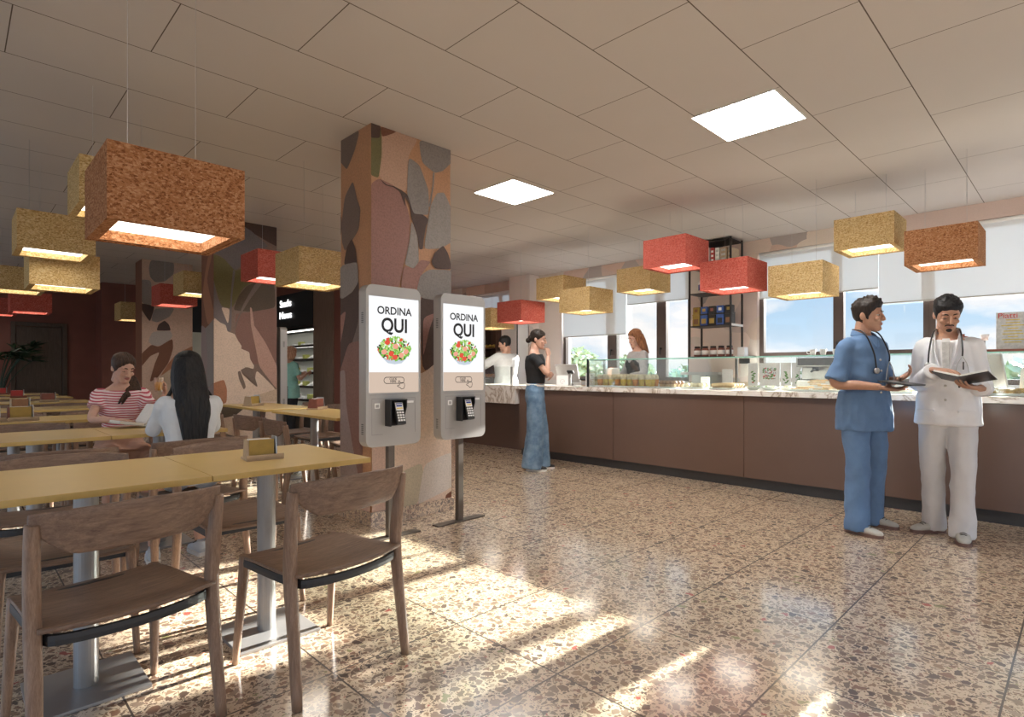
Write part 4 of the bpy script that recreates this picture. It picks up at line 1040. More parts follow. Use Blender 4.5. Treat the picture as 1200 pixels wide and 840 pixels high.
    # till monitor seen from behind
    def till(loc, rz, s, label, dark=False):
        o = empty('till'); place(o, loc, rz, label, 'till')
        bm = BM(); prism(bm, [(-.09 * s, 0), (.1 * s, 0), (.03 * s, .05 * s), (.012 * s, .2 * s), (-.015 * s, .2 * s)], .12 * s, Matrix.Translation((0, .06 * s, 0)) @ Matrix.Rotation(PI / 2, 4, 'X')); new_obj('stand', bm, 'kiosk', o)
        T = Matrix.Translation((-.02 * s, 0, .2 * s)) @ Matrix.Rotation(math.radians(-22), 4, 'Y')
        bm = BM(); box(bm, (0, 0, 0), (.035 * s, .38 * s, .3 * s), bev=.008 * s)
        for v in bm.verts: v.co = T @ v.co
        new_obj('monitor', bm, 'kiosk' if not dark else 'white', o)
        bm = BM(); box(bm, (.019 * s, 0, 0), (.003, .34 * s, .26 * s))
        for v in bm.verts: v.co = T @ v.co
        new_obj('screen', bm, 'black', o)
        return o
    till((5.98, 4.98, zt), .25, .85, 'grey till with tilted monitor behind the swirl card')
    till((6.25, .66, zt), -.3, .98, 'tall grey till right of the doctor in white')
    o = empty('coffee_grinder'); place(o, (6.2, .3, zt), 0, 'white grinder with dark hopper at the right edge of the frame', 'coffee grinder')
    bm = BM(); box(bm, (0, 0, .11), (.16, .2, .22), bev=.015, taper=.85); new_obj('body', bm, 'white', o); bm = BM(); lathe(bm, (0, 0, .22), [(.035, 0), (.05, .07), (.05, .08)], 14); new_obj('hopper', bm, 'black', o, True)
    bm = BM(); ell(bm, (-.075, 0, .11), (.006, .03, .045), u=10, v=8); new_obj('badge', bm, 'tan', o, True)
    o = empty('card_terminal'); place(o, (5.85, 4.83, zt), .3, 'small dark card terminal on a grey stalk beside the till', 'card terminal')
    bm = BM(); lathe(bm, (0, 0, 0), [(.04, 0), (.04, .008), (.01, .012), (.01, .17)], 12); new_obj('stalk', bm, 'grey_metal', o, True)
    bm = BM(); box(bm, (0, 0, .185), (.06, .09, .018), Matrix.Rotation(.6, 3, 'Y'), .004); new_obj('terminal', bm, 'black', o)
    o = empty('cash_drawer'); place(o, (6.2, 4.72, zt), 0, 'black and beige cash drawer left of the showcase post', 'cash drawer')
    bm = BM(); xbox(bm, -.12, .12, -.11, .11, 0, .07, .003); new_obj('body', bm, 'tan', o); bm = BM(); xbox(bm, -.125, .125, -.115, .115, .07, .1, .004); new_obj('lid', bm, 'black', o); bm = BM(); xbox(bm, -.126, -.12, -.1, .1, .01, .06, .002); new_obj('drawer', bm, 'grey_metal', o)
    # --- top shelf of the showcase
    def cup(bm, c, r=.03, h=.06, ): lathe(bm, c, [(r * .7, 0), (r, h), (r * .92, h), (r * .62, .006), (0, .006)], 12)
    for k in range(4):
        o = empty('espresso_cup'); y = 1.58 + .1 * k
        bm = BM(); cup(bm, (0, 0, 0)); c = new_obj('bowl', bm, 'cup_grey', o, True); bm = BM(); tube(bm, [(.028, 0, .045), (.05, 0, .045), (.048, 0, .02), (.026, 0, .018)], .004, 6, 3); new_obj('handle', bm, 'cup_grey', o, True)
        place(o, (5.92 + .03 * (k % 2), y, 1.298), -1.2 + k, 'grey cup on the showcase top left of the doctor in blue', 'cup', 'cups on the showcase top')
    for k, y in enumerate((.9, .60)):
        o = empty('hanging_cup'); place(o, (6.03, y, 1.298), 0, ('small glass cup on a stand, left one behind the doctor in white', 'small glass cup on a stand, next to the menu card')[k], 'cup')
        bm = BM(); lathe(bm, (0, 0, 0), [(.03, 0), (.03, .006), (.005, .01), (.005, .1)], 12); new_obj('stem', bm, 'grey_metal', o, True)
        bm = BM(); cup(bm, (0, 0, .1), .03, .05); new_obj('bowl', bm, 'white', o, True)
    o = empty('teapot'); place(o, (5.95, .73, 1.298), 2.2, 'red-brown teapot on the showcase top, beside the menu card', 'teapot')
    bm = BM(); lathe(bm, (0, 0, 0), [(.05, 0), (.085, .04), (.085, .075), (.045, .115), (.045, .12)], 18); new_obj('body', bm, 'redbrown', o, True)
    bm = BM(); lathe(bm, (0, 0, .12), [(.046, 0), (.03, .015), (.01, .018), (.012, .035)], 14); new_obj('lid', bm, 'redbrown', o, True)
    bm = BM(); tube(bm, [(.07, 0, .04), (.115, 0, .07), (.13, 0, .115)], [.018] * 5 + [.012] * 4, 8, 4); new_obj('spout', bm, 'redbrown', o, True)
    bm = BM(); tube(bm, [(-.075, 0, .09), (-.125, 0, .085), (-.115, 0, .04), (-.08, 0, .03)], .009, 8, 4); new_obj('handle', bm, 'redbrown', o, True)
    def menu(bm, y):
        for k in range(9):
            w = .05 + .02 * math.sin(k * 2.3); z = .05 + .022 * k
            f = bm.faces.new([bm.verts.new((a, y, b)) for a, b in ((-w, z), (w, z), (w, z + .008), (-w, z + .008))]); f.material_index = 3
    o = flat_card('grey menu card with yellow lines on a red-brown base, rightmost on the showcase top', 'menu', .2, .29, (5.93, .42, 1.32), -1.45, menu, 'menu_card', None, .008, 'cup_grey', False)
    t = text_obj('lettering', 'Piatti', .06, 'd_red', o, (-.03, -.006, .262), (PI / 2, 0, 0), .0004, 1.)
    bm = BM(); xbox(bm, -.17, .17, -.05, .05, -.022, 0, .003); new_obj('base', bm, 'redbrown', o)
    # --- back wall goods
    bm0 = None
    for k, (y, w, lb, kind) in enumerate(((3.19, .13, 'white poster with one small green plant, leftmost of the row', 0), (2.97, .26, 'wide white poster with a red and green salad picture', 1), (2.765, .13, 'white poster with a grey-green leaf', 2), (2.635, .11, 'white poster with two green leaves, rightmost of the row', 3))):
        def drw(bm, yy, kind=kind):
            r3 = random.Random(kind)
            if kind == 1:
                for q in range(70): disc_poly(bm, (r3.uniform(-.085, .085), .22 + r3.uniform(-.07, .07)), r3.uniform(.01, .02), .008, 6, r3.uniform(0, 3), yy - q * .00003, r3.choice([1, 1, 2, 4]))
            else:
                for q in range(7): disc_poly(bm, (r3.uniform(-.025, .025) + (.03 if kind == 3 else 0), .15 + .02 * q - .03), .022, .01, 7, r3.uniform(-1, 1), yy - q * .00003, 1)
                disc_poly(bm, (0, .1), .018, .01, 6, 0, yy, 2 if kind == 0 else 1)
        flat_card(lb, 'poster', w, .36, (7.72, y, .901), -PI / 2, drw, 'poster', 'posters behind the counter', .005, 'white', True)
    # espresso machine
    o = empty('coffee_machine'); place(o, (7.7, 2.26, .901), 0, 'dark and steel coffee machine under the window, left of the doctor in blue', 'coffee machine')
    bm = BM(); xbox(bm, -.22, .22, -.3, .3, .03, .14, .01); xbox(bm, -.02, .22, -.3, .3, .14, .30, .01); xbox(bm, -.22, .22, -.3, .3, .30, .42, .012); new_obj('body', bm, 'grey_metal', o)
    bm = BM(); xbox(bm, -.226, -.22, -.28, .28, .32, .41, .004); new_obj('front_panel', bm, 'black', o)
    for y in (-.15, .1):
        bm = BM(); lathe(bm, (-.13, y, .25), [(.035, 0), (.038, .05)], 14); tube(bm, [(-.15, y, .265), (-.22, y, .26), (-.29, y, .245)], .013, 8, 2); new_obj('portafilter', bm, 'black', o, True)
    bm = BM()
    for k in range(6): xbox(bm, -.2, .0, -.28 + .095 * k, -.2 + .095 * k, .14, .145)
    new_obj('drip_tray', bm, 'black', o)
    bm = BM(); tube(bm, [(-.18, .24, .32), (-.24, .25, .25), (-.23, .25, .16)], .007, 6, 3); new_obj('steam_wand', bm, 'grey_metal', o, True)
    o = empty('sink_unit'); place(o, (7.68, 3.86, .901), 0, 'steel warming unit with glass front on the back counter', 'warming unit')
    bm = BM(); xbox(bm, -.18, .2, -.28, .28, 0, .05); xbox(bm, .15, .2, -.28, .28, .05, .2); xbox(bm, -.18, .2, -.28, .28, .2, .24); new_obj('body', bm, 'grey_metal', o)
    bm = BM(); xbox(bm, -.178, -.172, -.27, .27, .05, .2); new_obj('front_glass', bm, 'show_glass', o)
    bm = BM(); box(bm, (0, 0, .14), (.05, .14, .28), bev=.012); o = new_obj('paper_dispenser', bm, 'white'); place(o, (7.62, 3.50, .901), 0, 'white upright dispenser right of the warming unit', 'dispenser')
    o = empty('wall_switch'); place(o, (7.985, 3.42, 1.31), 0, 'small black wall switch box under the metal shelf', 'switch')
    bm = BM(); box(bm, (0, 0, 0), (.02, .15, .1), bev=.006); new_obj('plate', bm, 'black', o); bm = BM(); box(bm, (-.013, 0, 0), (.006, .09, .05), bev=.002); new_obj('rocker', bm, 'dark_metal', o)
    # pale tiled splash behind, under the shelf
    structure('trim_4', [(8.0, XW, 3.26, 4.27, .9, 1.3)], 'tan', label='beige splashback under the metal shelf')
    # hanging metal shelf
    o = empty('wall_shelf'); tag(o, 'tall open metal shelf hanging before the pier between the windows', 'shelf')
    y0, y1, xa, xb = 3.40, 4.0, 7.5, 7.86; zb = 1.345
    for x in (xa, xb):
        for y in (y0, y1):
            bm = BM(); xbox(bm, x - .011, x + .011, y - .011, y + .011, zb, CEIL - .01); new_obj('upright', bm, 'dark_metal', o)
    LV = [1.36, 1.79, 2.25, 2.62]
    for z in LV + [2.95]:
        bm = BM(); xbox(bm, xa - .01, xb + .01, y0 - .01, y1 + .01, z - .012, z)
        new_obj('shelf_board' if z < 2.9 else 'top_frame', bm, 'dark_metal', o)
    for z in (2.25, 1.79):
        bm = BM(); xbox(bm, xa, xb, y0 - .016, y0 - .0115, z - .02, z + .012); new_obj('side_rail', bm, 'white', o)
    for k in range(5):
        q = empty('preserve_jar'); place(q, (7.6, 3.46 + .118 * k, 1.361), .3 * k, 'glass preserve jar with pale label on the lowest board of the metal shelf', 'jar', 'jars on the metal shelf')
        bm = BM(); lathe(bm, (0, 0, 0), [(.045, 0), (.048, .01), (.048, .1), (.036, .118)], 14); new_obj('jar_body', bm, 'redbrown', q, True)
        bm = BM(); lathe(bm, (0, 0, .025), [(.0488, 0), (.0488, .06)], 14); new_obj('paper_label', bm, 'napkin', q, True)
        bm = BM(); lathe(bm, (0, 0, .118), [(.04, 0), (.04, .022), (.036, .026)], 14); new_obj('jar_lid', bm, 'dark_metal', q, True)
    for k, (m, m2) in enumerate((('gold', 'bag_brown'), ('blue_pack', 'gold'), ('dark_metal', 'gold'), ('blue_pack', 'black'), ('black', 'bag_brown'))):
        q = empty('coffee_tin'); place(q, (7.6, 3.93 - .118 * k, 1.791), 0, ('golden coffee tin at the left end of its shelf board', 'blue coffee tin, second from the left on its board', 'black and gold coffee tin in the middle of its board', 'blue coffee tin, fourth from the left on its board', 'black coffee tin at the right end of its board')[k], 'tin', 'coffee tins on the metal shelf')
        bm = BM(); xbox(bm, -.05, .05, -.054, .054, 0, .15, .006); new_obj('tin_body', bm, m, q); bm = BM(); xbox(bm, -.0515, -.05, -.035, .035, .03, .1); new_obj('front_label', bm, m2, q)
        bm = BM(); xbox(bm, -.052, .052, -.056, .056, .15, .17, .004); new_obj('tin_lid', bm, 'black' if k else 'gold', q)
    for k in range(5):
        q = empty('coffee_tin'); place(q, (7.6, 3.93 - .118 * k, 1.962), 0, 'small coffee pack stacked on the row of tins', 'tin', 'coffee packs stacked on the tins')
        bm = BM(); xbox(bm, -.045, .045, -.05, .05, 0, .1, .008); new_obj('pack_body', bm, ('gold', 'blue_pack', 'black', 'blue_pack', 'dark_metal')[k], q); bm = BM(); disc = disc_poly; xbox(bm, -.0465, -.045, -.022, .022, .03, .07); new_obj('front_label', bm, ('bag_brown', 'gold', 'redbrown', 'napkin', 'gold')[k], q)
    for k, yy in enumerate((3.86, 3.72)):
        q = empty('storage_jar'); place(q, (7.62, yy, 2.251), 0, ('white storage jar with a blue label, leftmost on its board', 'white storage jar beside the one with the blue label')[k], 'jar')
        bm = BM(); lathe(bm, (0, 0, 0), [(.055, 0), (.06, .02), (.06, .16), (.045, .19)], 16); new_obj('jar_body', bm, 'white', q, True); bm = BM(); lathe(bm, (0, 0, .19), [(.05, 0), (.05, .03), (.02, .035)], 16); new_obj('jar_lid', bm, 'cup_grey', q, True)
        if k == 0:
            bm = BM(); lathe(bm, (0, 0, .05), [(.061, 0), (.061, .08)], 16); new_obj('paper_label', bm, 'blue_pack', q, True)
    for k, (yy, w, m) in enumerate(((3.93, .07, 'napkin'), (3.85, .06, 'red'), (3.76, .07, 'napkin'), (3.68, .05, 'red'), (3.61, .06, 'napkin'), (3.52, .09, 'tan'), (3.43, .05, 'tan'))):
        q = empty('packet'); place(q, (7.66, yy, 2.621), 0, ('pale packet at the left end of the top board', 'red packet with white marks, first on the top board', 'pale packet between the two red ones on the top board', 'second red packet on the top board', 'pale packet right of the red ones on the top board', 'wide tan packet on the top board', 'slim tan packet at the right end of the top board')[k], 'packet', 'packets on the top board')
        bm = BM(); xbox(bm, -.12, .12, -w / 2, w / 2, 0, .28 - .01 * k, .004); new_obj('box', bm, m, q)
        bm = BM()
        for z in range(3): xbox(bm, -.1215, -.12, -w / 3, w / 3, .06 + .06 * z, .09 + .06 * z)
        new_obj('print', bm, 'napkin' if m == 'red' else 'cup_grey', q)
    bm = BM(); box(bm, (0, 0, .06), (.12, .1, .12), bev=.01); o = new_obj('paper_cup_box', bm, 'white'); place(o, (7.72, 3.33, 1.361 + .0), 0, 'white carton beside the jars, right of the metal shelf', 'carton')
    structure('trim_5', [(7.6, XW - .021, 3.26, 3.385, 1.34, 1.36)], 'white', label='small white ledge right of the metal shelf')
    # fruit shelf unit at the far left end
    o = empty('fruit_shelf'); place(o, (7.55, 8.1, 0), 0, 'tall dark brown fruit shelf behind the man in grey', 'shelf')
    bm = BM(); xbox(bm, 0, .4, 0, .03, 0, 2.15); xbox(bm, 0, .4, .57, .6, 0, 2.15); xbox(bm, .37, .4, .03, .57, 0, 2.15); xbox(bm, 0, .37, .03, .57, 2.12, 2.15); new_obj('carcass', bm, 'counter', o)
    for z in (.7, 1.03, 1.36, 1.62):
        bm = BM(); xbox(bm, .01, .37, .03, .57, z - .025, z); new_obj('shelf_board', bm, 'counter', o)
    def fruits(z, n, m, nm, lb, grp, sh):
        for k in range(n):
            bm = BM()
            if sh == 'banana': loft(bm, smooth_path([(0, -.08, .05), (0, -.04, .021), (0, .04, .021), (0, .09, .06)], 4), [.006] + [.017] * 11 + [.006], 8)
            else: ell(bm, (0, 0, .04), (.042, .046, .04), u=12, v=8)
            q = new_obj(nm, bm, m, None, True)
            place(q, ((7.65 + .15 * (k // 5)) if sh == 'banana' else (7.63 + .1 * (k // 5)), 8.19 + .105 * (k % 5), z + .002), (PI / 2 if sh == 'banana' else 0) + rr.uniform(-.2, .2), lb, nm.replace('_', ' '), grp)
    fruits(1.62, 10, 'f_yellow', 'banana', 'yellow banana on the upper board of the fruit shelf', 'bananas on the fruit shelf', 'banana')
    fruits(1.36, 10, 'f_lime', 'lemon', 'yellow-green lemon on the middle board of the fruit shelf', 'lemons on the fruit shelf', 'ball')
    fruits(1.03, 10, 'f_orange', 'orange', 'orange on the lower board of the fruit shelf', 'oranges on the fruit shelf', 'ball')
    o = empty('tall_fridge'); place(o, (7.46, 7.32 + .1, 0), 0, 'white tall fridge with a thin dark edge behind the woman in jeans', 'fridge')
    bm = BM(); xbox(bm, 0, .28, 0, .42, 0, 2.12, .006); new_obj('body', bm, 'white', o)
    bm = BM(); xbox(bm, -.02, -.002, .005, .415, .1, 2.1, .004); new_obj('door', bm, 'white', o); bm = BM(); xbox(bm, -.021, .0, -.008, .004, .08, 2.12); new_obj('door_seal', bm, 'black', o)
    o = empty('tap'); place(o, (7.72, 7.0, .901), 0, 'steel tap on the back counter', 'tap')
    bm = BM(); tube(bm, [(0, 0, 0), (0, 0, .22), (-.06, 0, .28), (-.12, 0, .22)], .012, 8, 4); new_obj('spout', bm, 'grey_metal', o, True)
# ---------------------------------------------------------------- people
HEAD = [(-.112, .012, .082, .05), (-.106, .026, .088, .035), (-.092, .04, .092, .0), (-.072, .051, .0925, -.03), (-.05, .058, .094, -.055), (-.025, .064, .0935, -.074), (.005, .068, .089, -.087),
        (.035, .0715, .094, -.094), (.06, .072, .09, -.096), (.085, .065, .075, -.088), (.104, .047, .048, -.065), (.115, .026, .018, -.04), (.119, .008, -.004, -.02)]
def head_slice(z):
    if z <= HEAD[0][0]: return HEAD[0][1:]
    for a, b in zip(HEAD[:-1], HEAD[1:]):
        if a[0] <= z <= b[0]:
            t = (z - a[0]) / (b[0] - a[0]); return tuple(p + (q - p) * t for p, q in zip(a[1:], b[1:]))
    return HEAD[-1][1:]
def head_pt(phi, z):
    w, yf, yb = head_slice(z)
    return V((w * math.sin(phi), (yf + yb) / 2 + (yf - yb) / 2 * math.cos(phi), z))

def head_bm():
    bm = BM(); seg = 28
    rings = []
    for z, w, yf, yb in HEAD:
        ring = []
        for k in range(seg):
            a = 2 * PI * k / seg; s, c = math.sin(a), math.cos(a)
            x = w * math.copysign(abs(s) ** .9, s); y = (yf + yb) / 2 + (yf - yb) / 2 * math.copysign(abs(c) ** .95, c)
            ring.append(bm.verts.new((x, y, z)))
        rings.append(ring)
    for i in range(len(rings) - 1):
        for k in range(seg): bm.faces.new((rings[i][k], rings[i][(k + 1) % seg], rings[i + 1][(k + 1) % seg], rings[i + 1][k]))
    bm.faces.new(rings[0]); bm.faces.new(rings[-1])
    # nose, brow, chin, cheeks, ears, jaw to neck
    loft(bm, [(0, .083, .032), (0, .098, .012), (0, .108, -.008), (0, .115, -.022), (0, .1, -.033)], [(.008, .008), (.009, .009), (.011, .01), (.013, .01), (.008, .006)], 10, lat=(1, 0, 0))
    for s in (-1, 1):
        ell(bm, (s * .011, .099, -.024), (.009, .009, .008))
        ell(bm, (s * .03, .083, .036), (.024, .012, .008))
        ell(bm, (s * .04, .072, -.022), (.02, .018, .017))
        ell(bm, (s * .0735, -.012, .0), (.008, .02, .032), Matrix.Rotation(s * .35, 3, 'Z'))
    ell(bm, (0, .088, -.09), (.021, .012, .014))
    ell(bm, (0, .087, -.055), (.028, .011, .016))
    loft(bm, [(0, -.022, -.04), (0, -.03, -.13)], [(.05, .052), (.052, .054)], 16, lat=(1, 0, 0))
    me = remesh(bm, .0042, 3, 'head')
    for v in me.vertices:
        c = v.co
        for s in (-1, 1):
            d2 = ((c.x - s * .031) ** 2 / .016 ** 2 + (c.z - .013) ** 2 / .010 ** 2)
            if c.y > .03 and d2 < 5: c.y -= .007 * math.exp(-d2)
    return me

def hand_mesh(W, d, n, side, curl=(.35, .4, .45, .5), thumb=.5, spread=.06, s=1.):
    """hand rooted at wrist W, pointing along d, palm facing n, side=+1: thumb lies on d x n"""
    d = V(d).normalized(); n = V(n); n = (n - d * n.dot(d)).normalized(); l = d.cross(n) * side
    bm = BM(); W = V(W)
    loft(bm, [W - d * .03 * s, W, W + d * .03 * s, W + d * .065 * s, W + d * .092 * s, W + d * .1 * s], [(.021 * s, .017 * s), (.023 * s, .016 * s), (.033 * s, .016 * s), (.039 * s, .0145 * s), (.037 * s, .012 * s), (.03 * s, .008 * s)], 14, lat=l, sup=2.6)
    ell(bm, W + d * .04 * s + l * .022 * s + n * .008 * s, (.018 * s, .018 * s, .018 * s))
    L = (.072, .08, .075, .058)
    for i in range(4):
        o = (.0285 - .019 * i) * s
        p = W + d * (.088 - .004 * abs(i - 1.2)) * s + l * o
        a = 0.; pts = [p - d * .012 * s, p]; dirv = d
        sp = (1.5 - i) * spread
        for q, fr in enumerate((.45, .32, .23)):
            a += curl[i] * (.9 if q == 0 else 1.15)
            v = (d * math.cos(a) + n * math.sin(a) + l * sp).normalized()
            p = p + v * (L[i] * fr * s); pts.append(p)
        loft(bm, smooth_path(pts, 3), [.0088 * s] * 5 + [.0083 * s] * 3 + [.0077 * s] * 3 + [.0068 * s] * 1 + [.005 * s], 8) if False else loft(bm, pts, [.0085 * s, .0088 * s, .0082 * s, .0076 * s, .0062 * s], 8)
    p = W + d * .022 * s + l * .026 * s
    pts = [p - l * .012 * s, p]
    for q, ln in enumerate((.04, .03, .024)):
        v = (d * (.55 + .25 * q) + l * (.75 - .45 * thumb * q) + n * (.25 + thumb * .45)).normalized()
        p = p + v * (ln * s); pts.append(p)
    loft(bm, pts, [.013 * s, .012 * s, .0105 * s, .0095 * s, .007 * s], 8)
    return remesh(bm, .0028 * s, 2, 'hand')

def add_mesh(bm, me, M4=None, mi=None):
    n0 = len(bm.verts); f0 = len(bm.faces)
    bm.from_mesh(me); bm.verts.ensure_lookup_table(); bm.faces.ensure_lookup_table()
    if M4:
        for v in bm.verts[n0:]: v.co = M4 @ v.co
    if mi is not None:
        for f in bm.faces[f0:]: f.material_index = mi
    bpy.data.meshes.remove(me)

def wrinkle(me, amp, f=(9., 9., 5.), seed=0., keep=None):
    ns = [v.normal.copy() for v in me.vertices]
    for v, n in zip(me.vertices, ns):
        p = V((v.co.x * f[0], v.co.y * f[1], v.co.z * f[2])) + V((seed, seed * .7, 0))
        k = noise.noise(p) + .5 * noise.noise(p * 2.3)
        # folds: ridged
        k = k * .6 + (.35 - abs(noise.noise(p * 1.4 + V((3.1, 0, 0))))) * .9
        v.co += n * (amp * k)

SP_STAND = [(.80, .0, .06, .07), (.845, -.005, .155, .105), (.91, -.01, .17, .12), (.98, -.005, .162, .112), (1.07, .005, .14, .095), (1.16, .005, .148, .1), (1.27, .0, .165, .115), (1.36, -.005, .172, .108), (1.42, -.012, .155, .085), (1.455, -.016, .095, .065), (1.485, -.012, .056, .058), (1.56, .0, .053, .056)]

def spine_fn(tilt, base, k=1.):
    """maps a height above the hips to a point on a forward leaning back"""
    def f(z, y):
        h = (z - .9) * k
        return V((0, base[1] + y * k * math.cos(tilt) + h * math.sin(tilt), base[2] + h * math.cos(tilt) - y * k * math.sin(tilt)))
    return f

class Person:
    def __init__(self, label, loc, rz, height=1.72, fem=False, seated=False, tilt=0., base=None, slim=1.):
        self.root = empty('person', loc, rz); tag(self.root, label, 'person')
        self.k = height / 1.74; self.fem = fem; self.seated = seated
        k = self.k
        self.base = base or (0, 0, .9 * k)
        self.sp = spine_fn(tilt, self.base, k); self.tilt = tilt
        fw = .9 if fem else 1.
        self.st = []
        for z, y, rx, ry in SP_STAND:
            if seated and z < .84: continue
            r = rx * k * slim; ry = ry * (slim + 1) / 2
            if fem:
                r *= .88 if z > 1.0 else .98
                if 1.04 < z < 1.2: r *= .88
            self.st.append((z, y, r, ry * k * (.93 if fem else 1.)))
        self.sw = .168 * k * slim * (.86 if fem else 1.)
        self.sh = {s: self.sp(1.392, -.01) + V((s * self.sw, 0, 0)) for s in (-1, 1)}
        self.arms = {}; self.legs = {}; self.hands = {}
        self.head_c = self.sp(1.61, .028)
        self.yaw = self.pitch = self.roll = 0.
    def torso(self, bm, infl=0., z0=-9, z1=9, extra=None):
        P, R = [], []
        for z, y, rx, ry in self.st:
            if not (z0 <= z <= z1): continue
            e = infl + (extra(z) if extra else 0)
            P.append(self.sp(z, y)); R.append((rx + e, ry + e))
        loft(bm, P, R, 20, lat=(1, 0, 0), sup=2.35)
        if self.fem and z1 > 1.3:
            for s in (-1, 1): c = self.sp(1.255, .078); ell(bm, c + V((s * .068 * self.k, 0, 0)), (.062 * self.k + infl * .6, .05 * self.k + infl * .6, .058 * self.k + infl * .6))
    def limb(self, bm, pts, rads, infl=0., n=5):
        p = smooth_path(pts, n); m = len(p); out = []
        for i in range(m):
            t = i / (m - 1) * (len(rads) - 1); a = min(int(t), len(rads) - 2); q = t - a
            out.append(rads[a] + (rads[a + 1] - rads[a]) * q + infl)
        loft(bm, p, out, 14)
    def arm_pts(self, s):
        e, w = self.arms[s]; sh = self.sh[s]; e = V(e); w = V(w)
        return [sh + V((-s * .03, 0, -.005)), sh + (e - sh) * .08 + V((s * .01, 0, 0)), sh + (e - sh) * .5, e, e + (w - e) * .5, w]
    AR = [.05, .05, .043, .037, .036, .024]
    def body(self, skin, hair_mat, lip, brow, lids=.004, beard=None, eyes=True):
        k = self.k; fm = .86 if self.fem else 1.
        bm = BM(); self.torso(bm)
        for s in (-1, 1):
            if s in self.arms: self.limb(bm, self.arm_pts(s), [r * k * fm for r in self.AR])
            hip, kn, an = [V(q) for q in self.legs[s]]
            self.limb(bm, [hip, hip + (kn - hip) * .45, kn, kn + (an - kn) * .3, an], [.088 * k, .08 * k, .055 * k, .054 * k, .036 * k])
        # neck reaching into the head
        hc = self.head_c
        loft(bm, [self.sp(1.46, -.012), hc + V((0, -.03, -.06))], [.056 * k * fm, .05 * k * fm], 14)
        me = remesh(bm, .009, 3, 'body')
        out = BM(); add_mesh(out, me, None, 0)
        for s, h in self.hands.items():
            add_mesh(out, hand_mesh(s=k * (.92 if self.fem else 1.), **h), None, 0)
        T = Matrix.Translation(hc) @ Matrix.Rotation(self.yaw, 4, 'Z') @ Matrix.Rotation(self.pitch - self.tilt * 0, 4, 'X') @ Matrix.Rotation(self.roll, 4, 'Y') @ Matrix.Scale(k * (.97 if self.fem else 1.), 4)
        self.T = T
        add_mesh(out, head_bm(), T, 0)
        # face details in head space
        def dress(fn, mi):
            b = BM(); fn(b); me2 = bpy.data.meshes.new('t'); bmesh.ops.recalc_face_normals(b, faces=b.faces); b.to_mesh(me2); b.free(); add_mesh(out, me2, T, mi)
        for s in (-1, 1):
            if eyes:
                dress(lambda b: ell(b, (s * .031, .0755, .0125), (.0135, .0115, .0105), None, 12, 8), 3)
                dress(lambda b: ell(b, (s * .031, .0855, .0115), (.0058, .0025, .0058), None, 10, 6), 4)
            dress(lambda b: ell(b, (s * .031, .0758, .0125 + lids), (.0148, .0125, .0105), None, 12, 8), 0)
            dress(lambda b: tube(b, [(s * .019, .0855, .0125 + lids - .0095), (s * .031, .0885, .0125 + lids - .0105), (s * .043, .0795, .0125 + lids - .009)], .0016, 5, 3), 2)
            dress(lambda b: tube(b, [(s * .014, .096, .0335), (s * .03, .0945, .0395), (s * .049, .0795, .034)], [.0035, .0038, .004, .004, .0038, .0035, .003, .0025, .002], 6, 4), 2)
        dress(lambda b: tube(b, [(-.023, .0885, -.0535), (-.008, .0985, -.0495), (.008, .0985, -.0495), (.023, .0885, -.0535)], [.002] + [.0042] * 8 + [.002], 6, 3), 1)
        dress(lambda b: tube(b, [(-.022, .088, -.0555), (0, .0985, -.0605), (.022, .088, -.0555)], [.002] + [.005] * 5 + [.002], 6, 3), 1)
        if beard:
            def bd(b):
                tube(b, [(-.026, .086, -.052), (-.018, .0935, -.043), (0, .1, -.0405), (.018, .0935, -.043), (.026, .086, -.052)], .0042, 6, 4)
                ell(b, (0, .0895, -.084), (.019, .012, .015))
            dress(bd, 2)
        mb = bpy.data.meshes.new('body'); out.to_mesh(mb); out.free()
        o = link('body', mb, None, self.root, True, [skin, lip, brow, 'eye_white', 'eye_dark'])
        return o
    def cloth(self, name, bm, mat, voxel=.009, amp=.005, f=(9, 9, 6), seed=1., sm=3):
        me = remesh(bm, voxel, sm, name); wrinkle(me, amp, f, seed)
        return link(name, me, mat, self.root, True)
    def hair(self, mat, hl, th, spike=0., extra=None, seed=0., top=1.):
        """cap that starts at hairline hl [(deg, z)...] and grows to thickness th(phi,v)"""
        bm = BM(); nu, nv = 72, 22; g = {}
        def hz(ph):
            d = abs(math.degrees(ph)); d = 360 - d if d > 180 else d
            for (a, za), (b, zb) in zip(hl[:-1], hl[1:]):
                if a <= d <= b: t = (d - a) / (b - a); t = t * t * (3 - 2 * t); return za + (zb - za) * t
            return hl[-1][1]
        for j in range(nv + 1):
            for i in range(nu):
                ph = 2 * PI * i / nu; v = j / nv; z0 = hz(ph); z = z0 + (.119 - z0) * (1 - (1 - v) ** 1.6)
                p = head_pt(ph, z); n = (p - V((0, 0, .015))).normalized()
                t = th(ph, v) * min(1, .12 + 4. * v)
                q = p * 40 + V((seed, 0, 0))
                t += (noise.noise(V((p.x * 90 + seed, p.y * 40, p.z * 40))) * .0025 + (abs(noise.noise(p * 45 + V((seed, 3, 1)))) * spike * max(0, (z - .03) / .09) if spike else 0)) * min(1, 3 * v)
                g[i, j] = bm.verts.new(p + n * t)
        for j in range(nv):
            for i in range(nu): bm.faces.new((g[i, j], g[(i + 1) % nu, j], g[(i + 1) % nu, j + 1], g[i, j + 1]))
        bm.faces.new([g[i, nv] for i in range(nu)])
        if extra: extra(bm)
        me = bpy.data.meshes.new('hair'); bmesh.ops.recalc_face_normals(bm, faces=bm.faces); bm.to_mesh(me); bm.free()
        me.transform(self.T)
        return link('hair', me, mat, self.root, True)
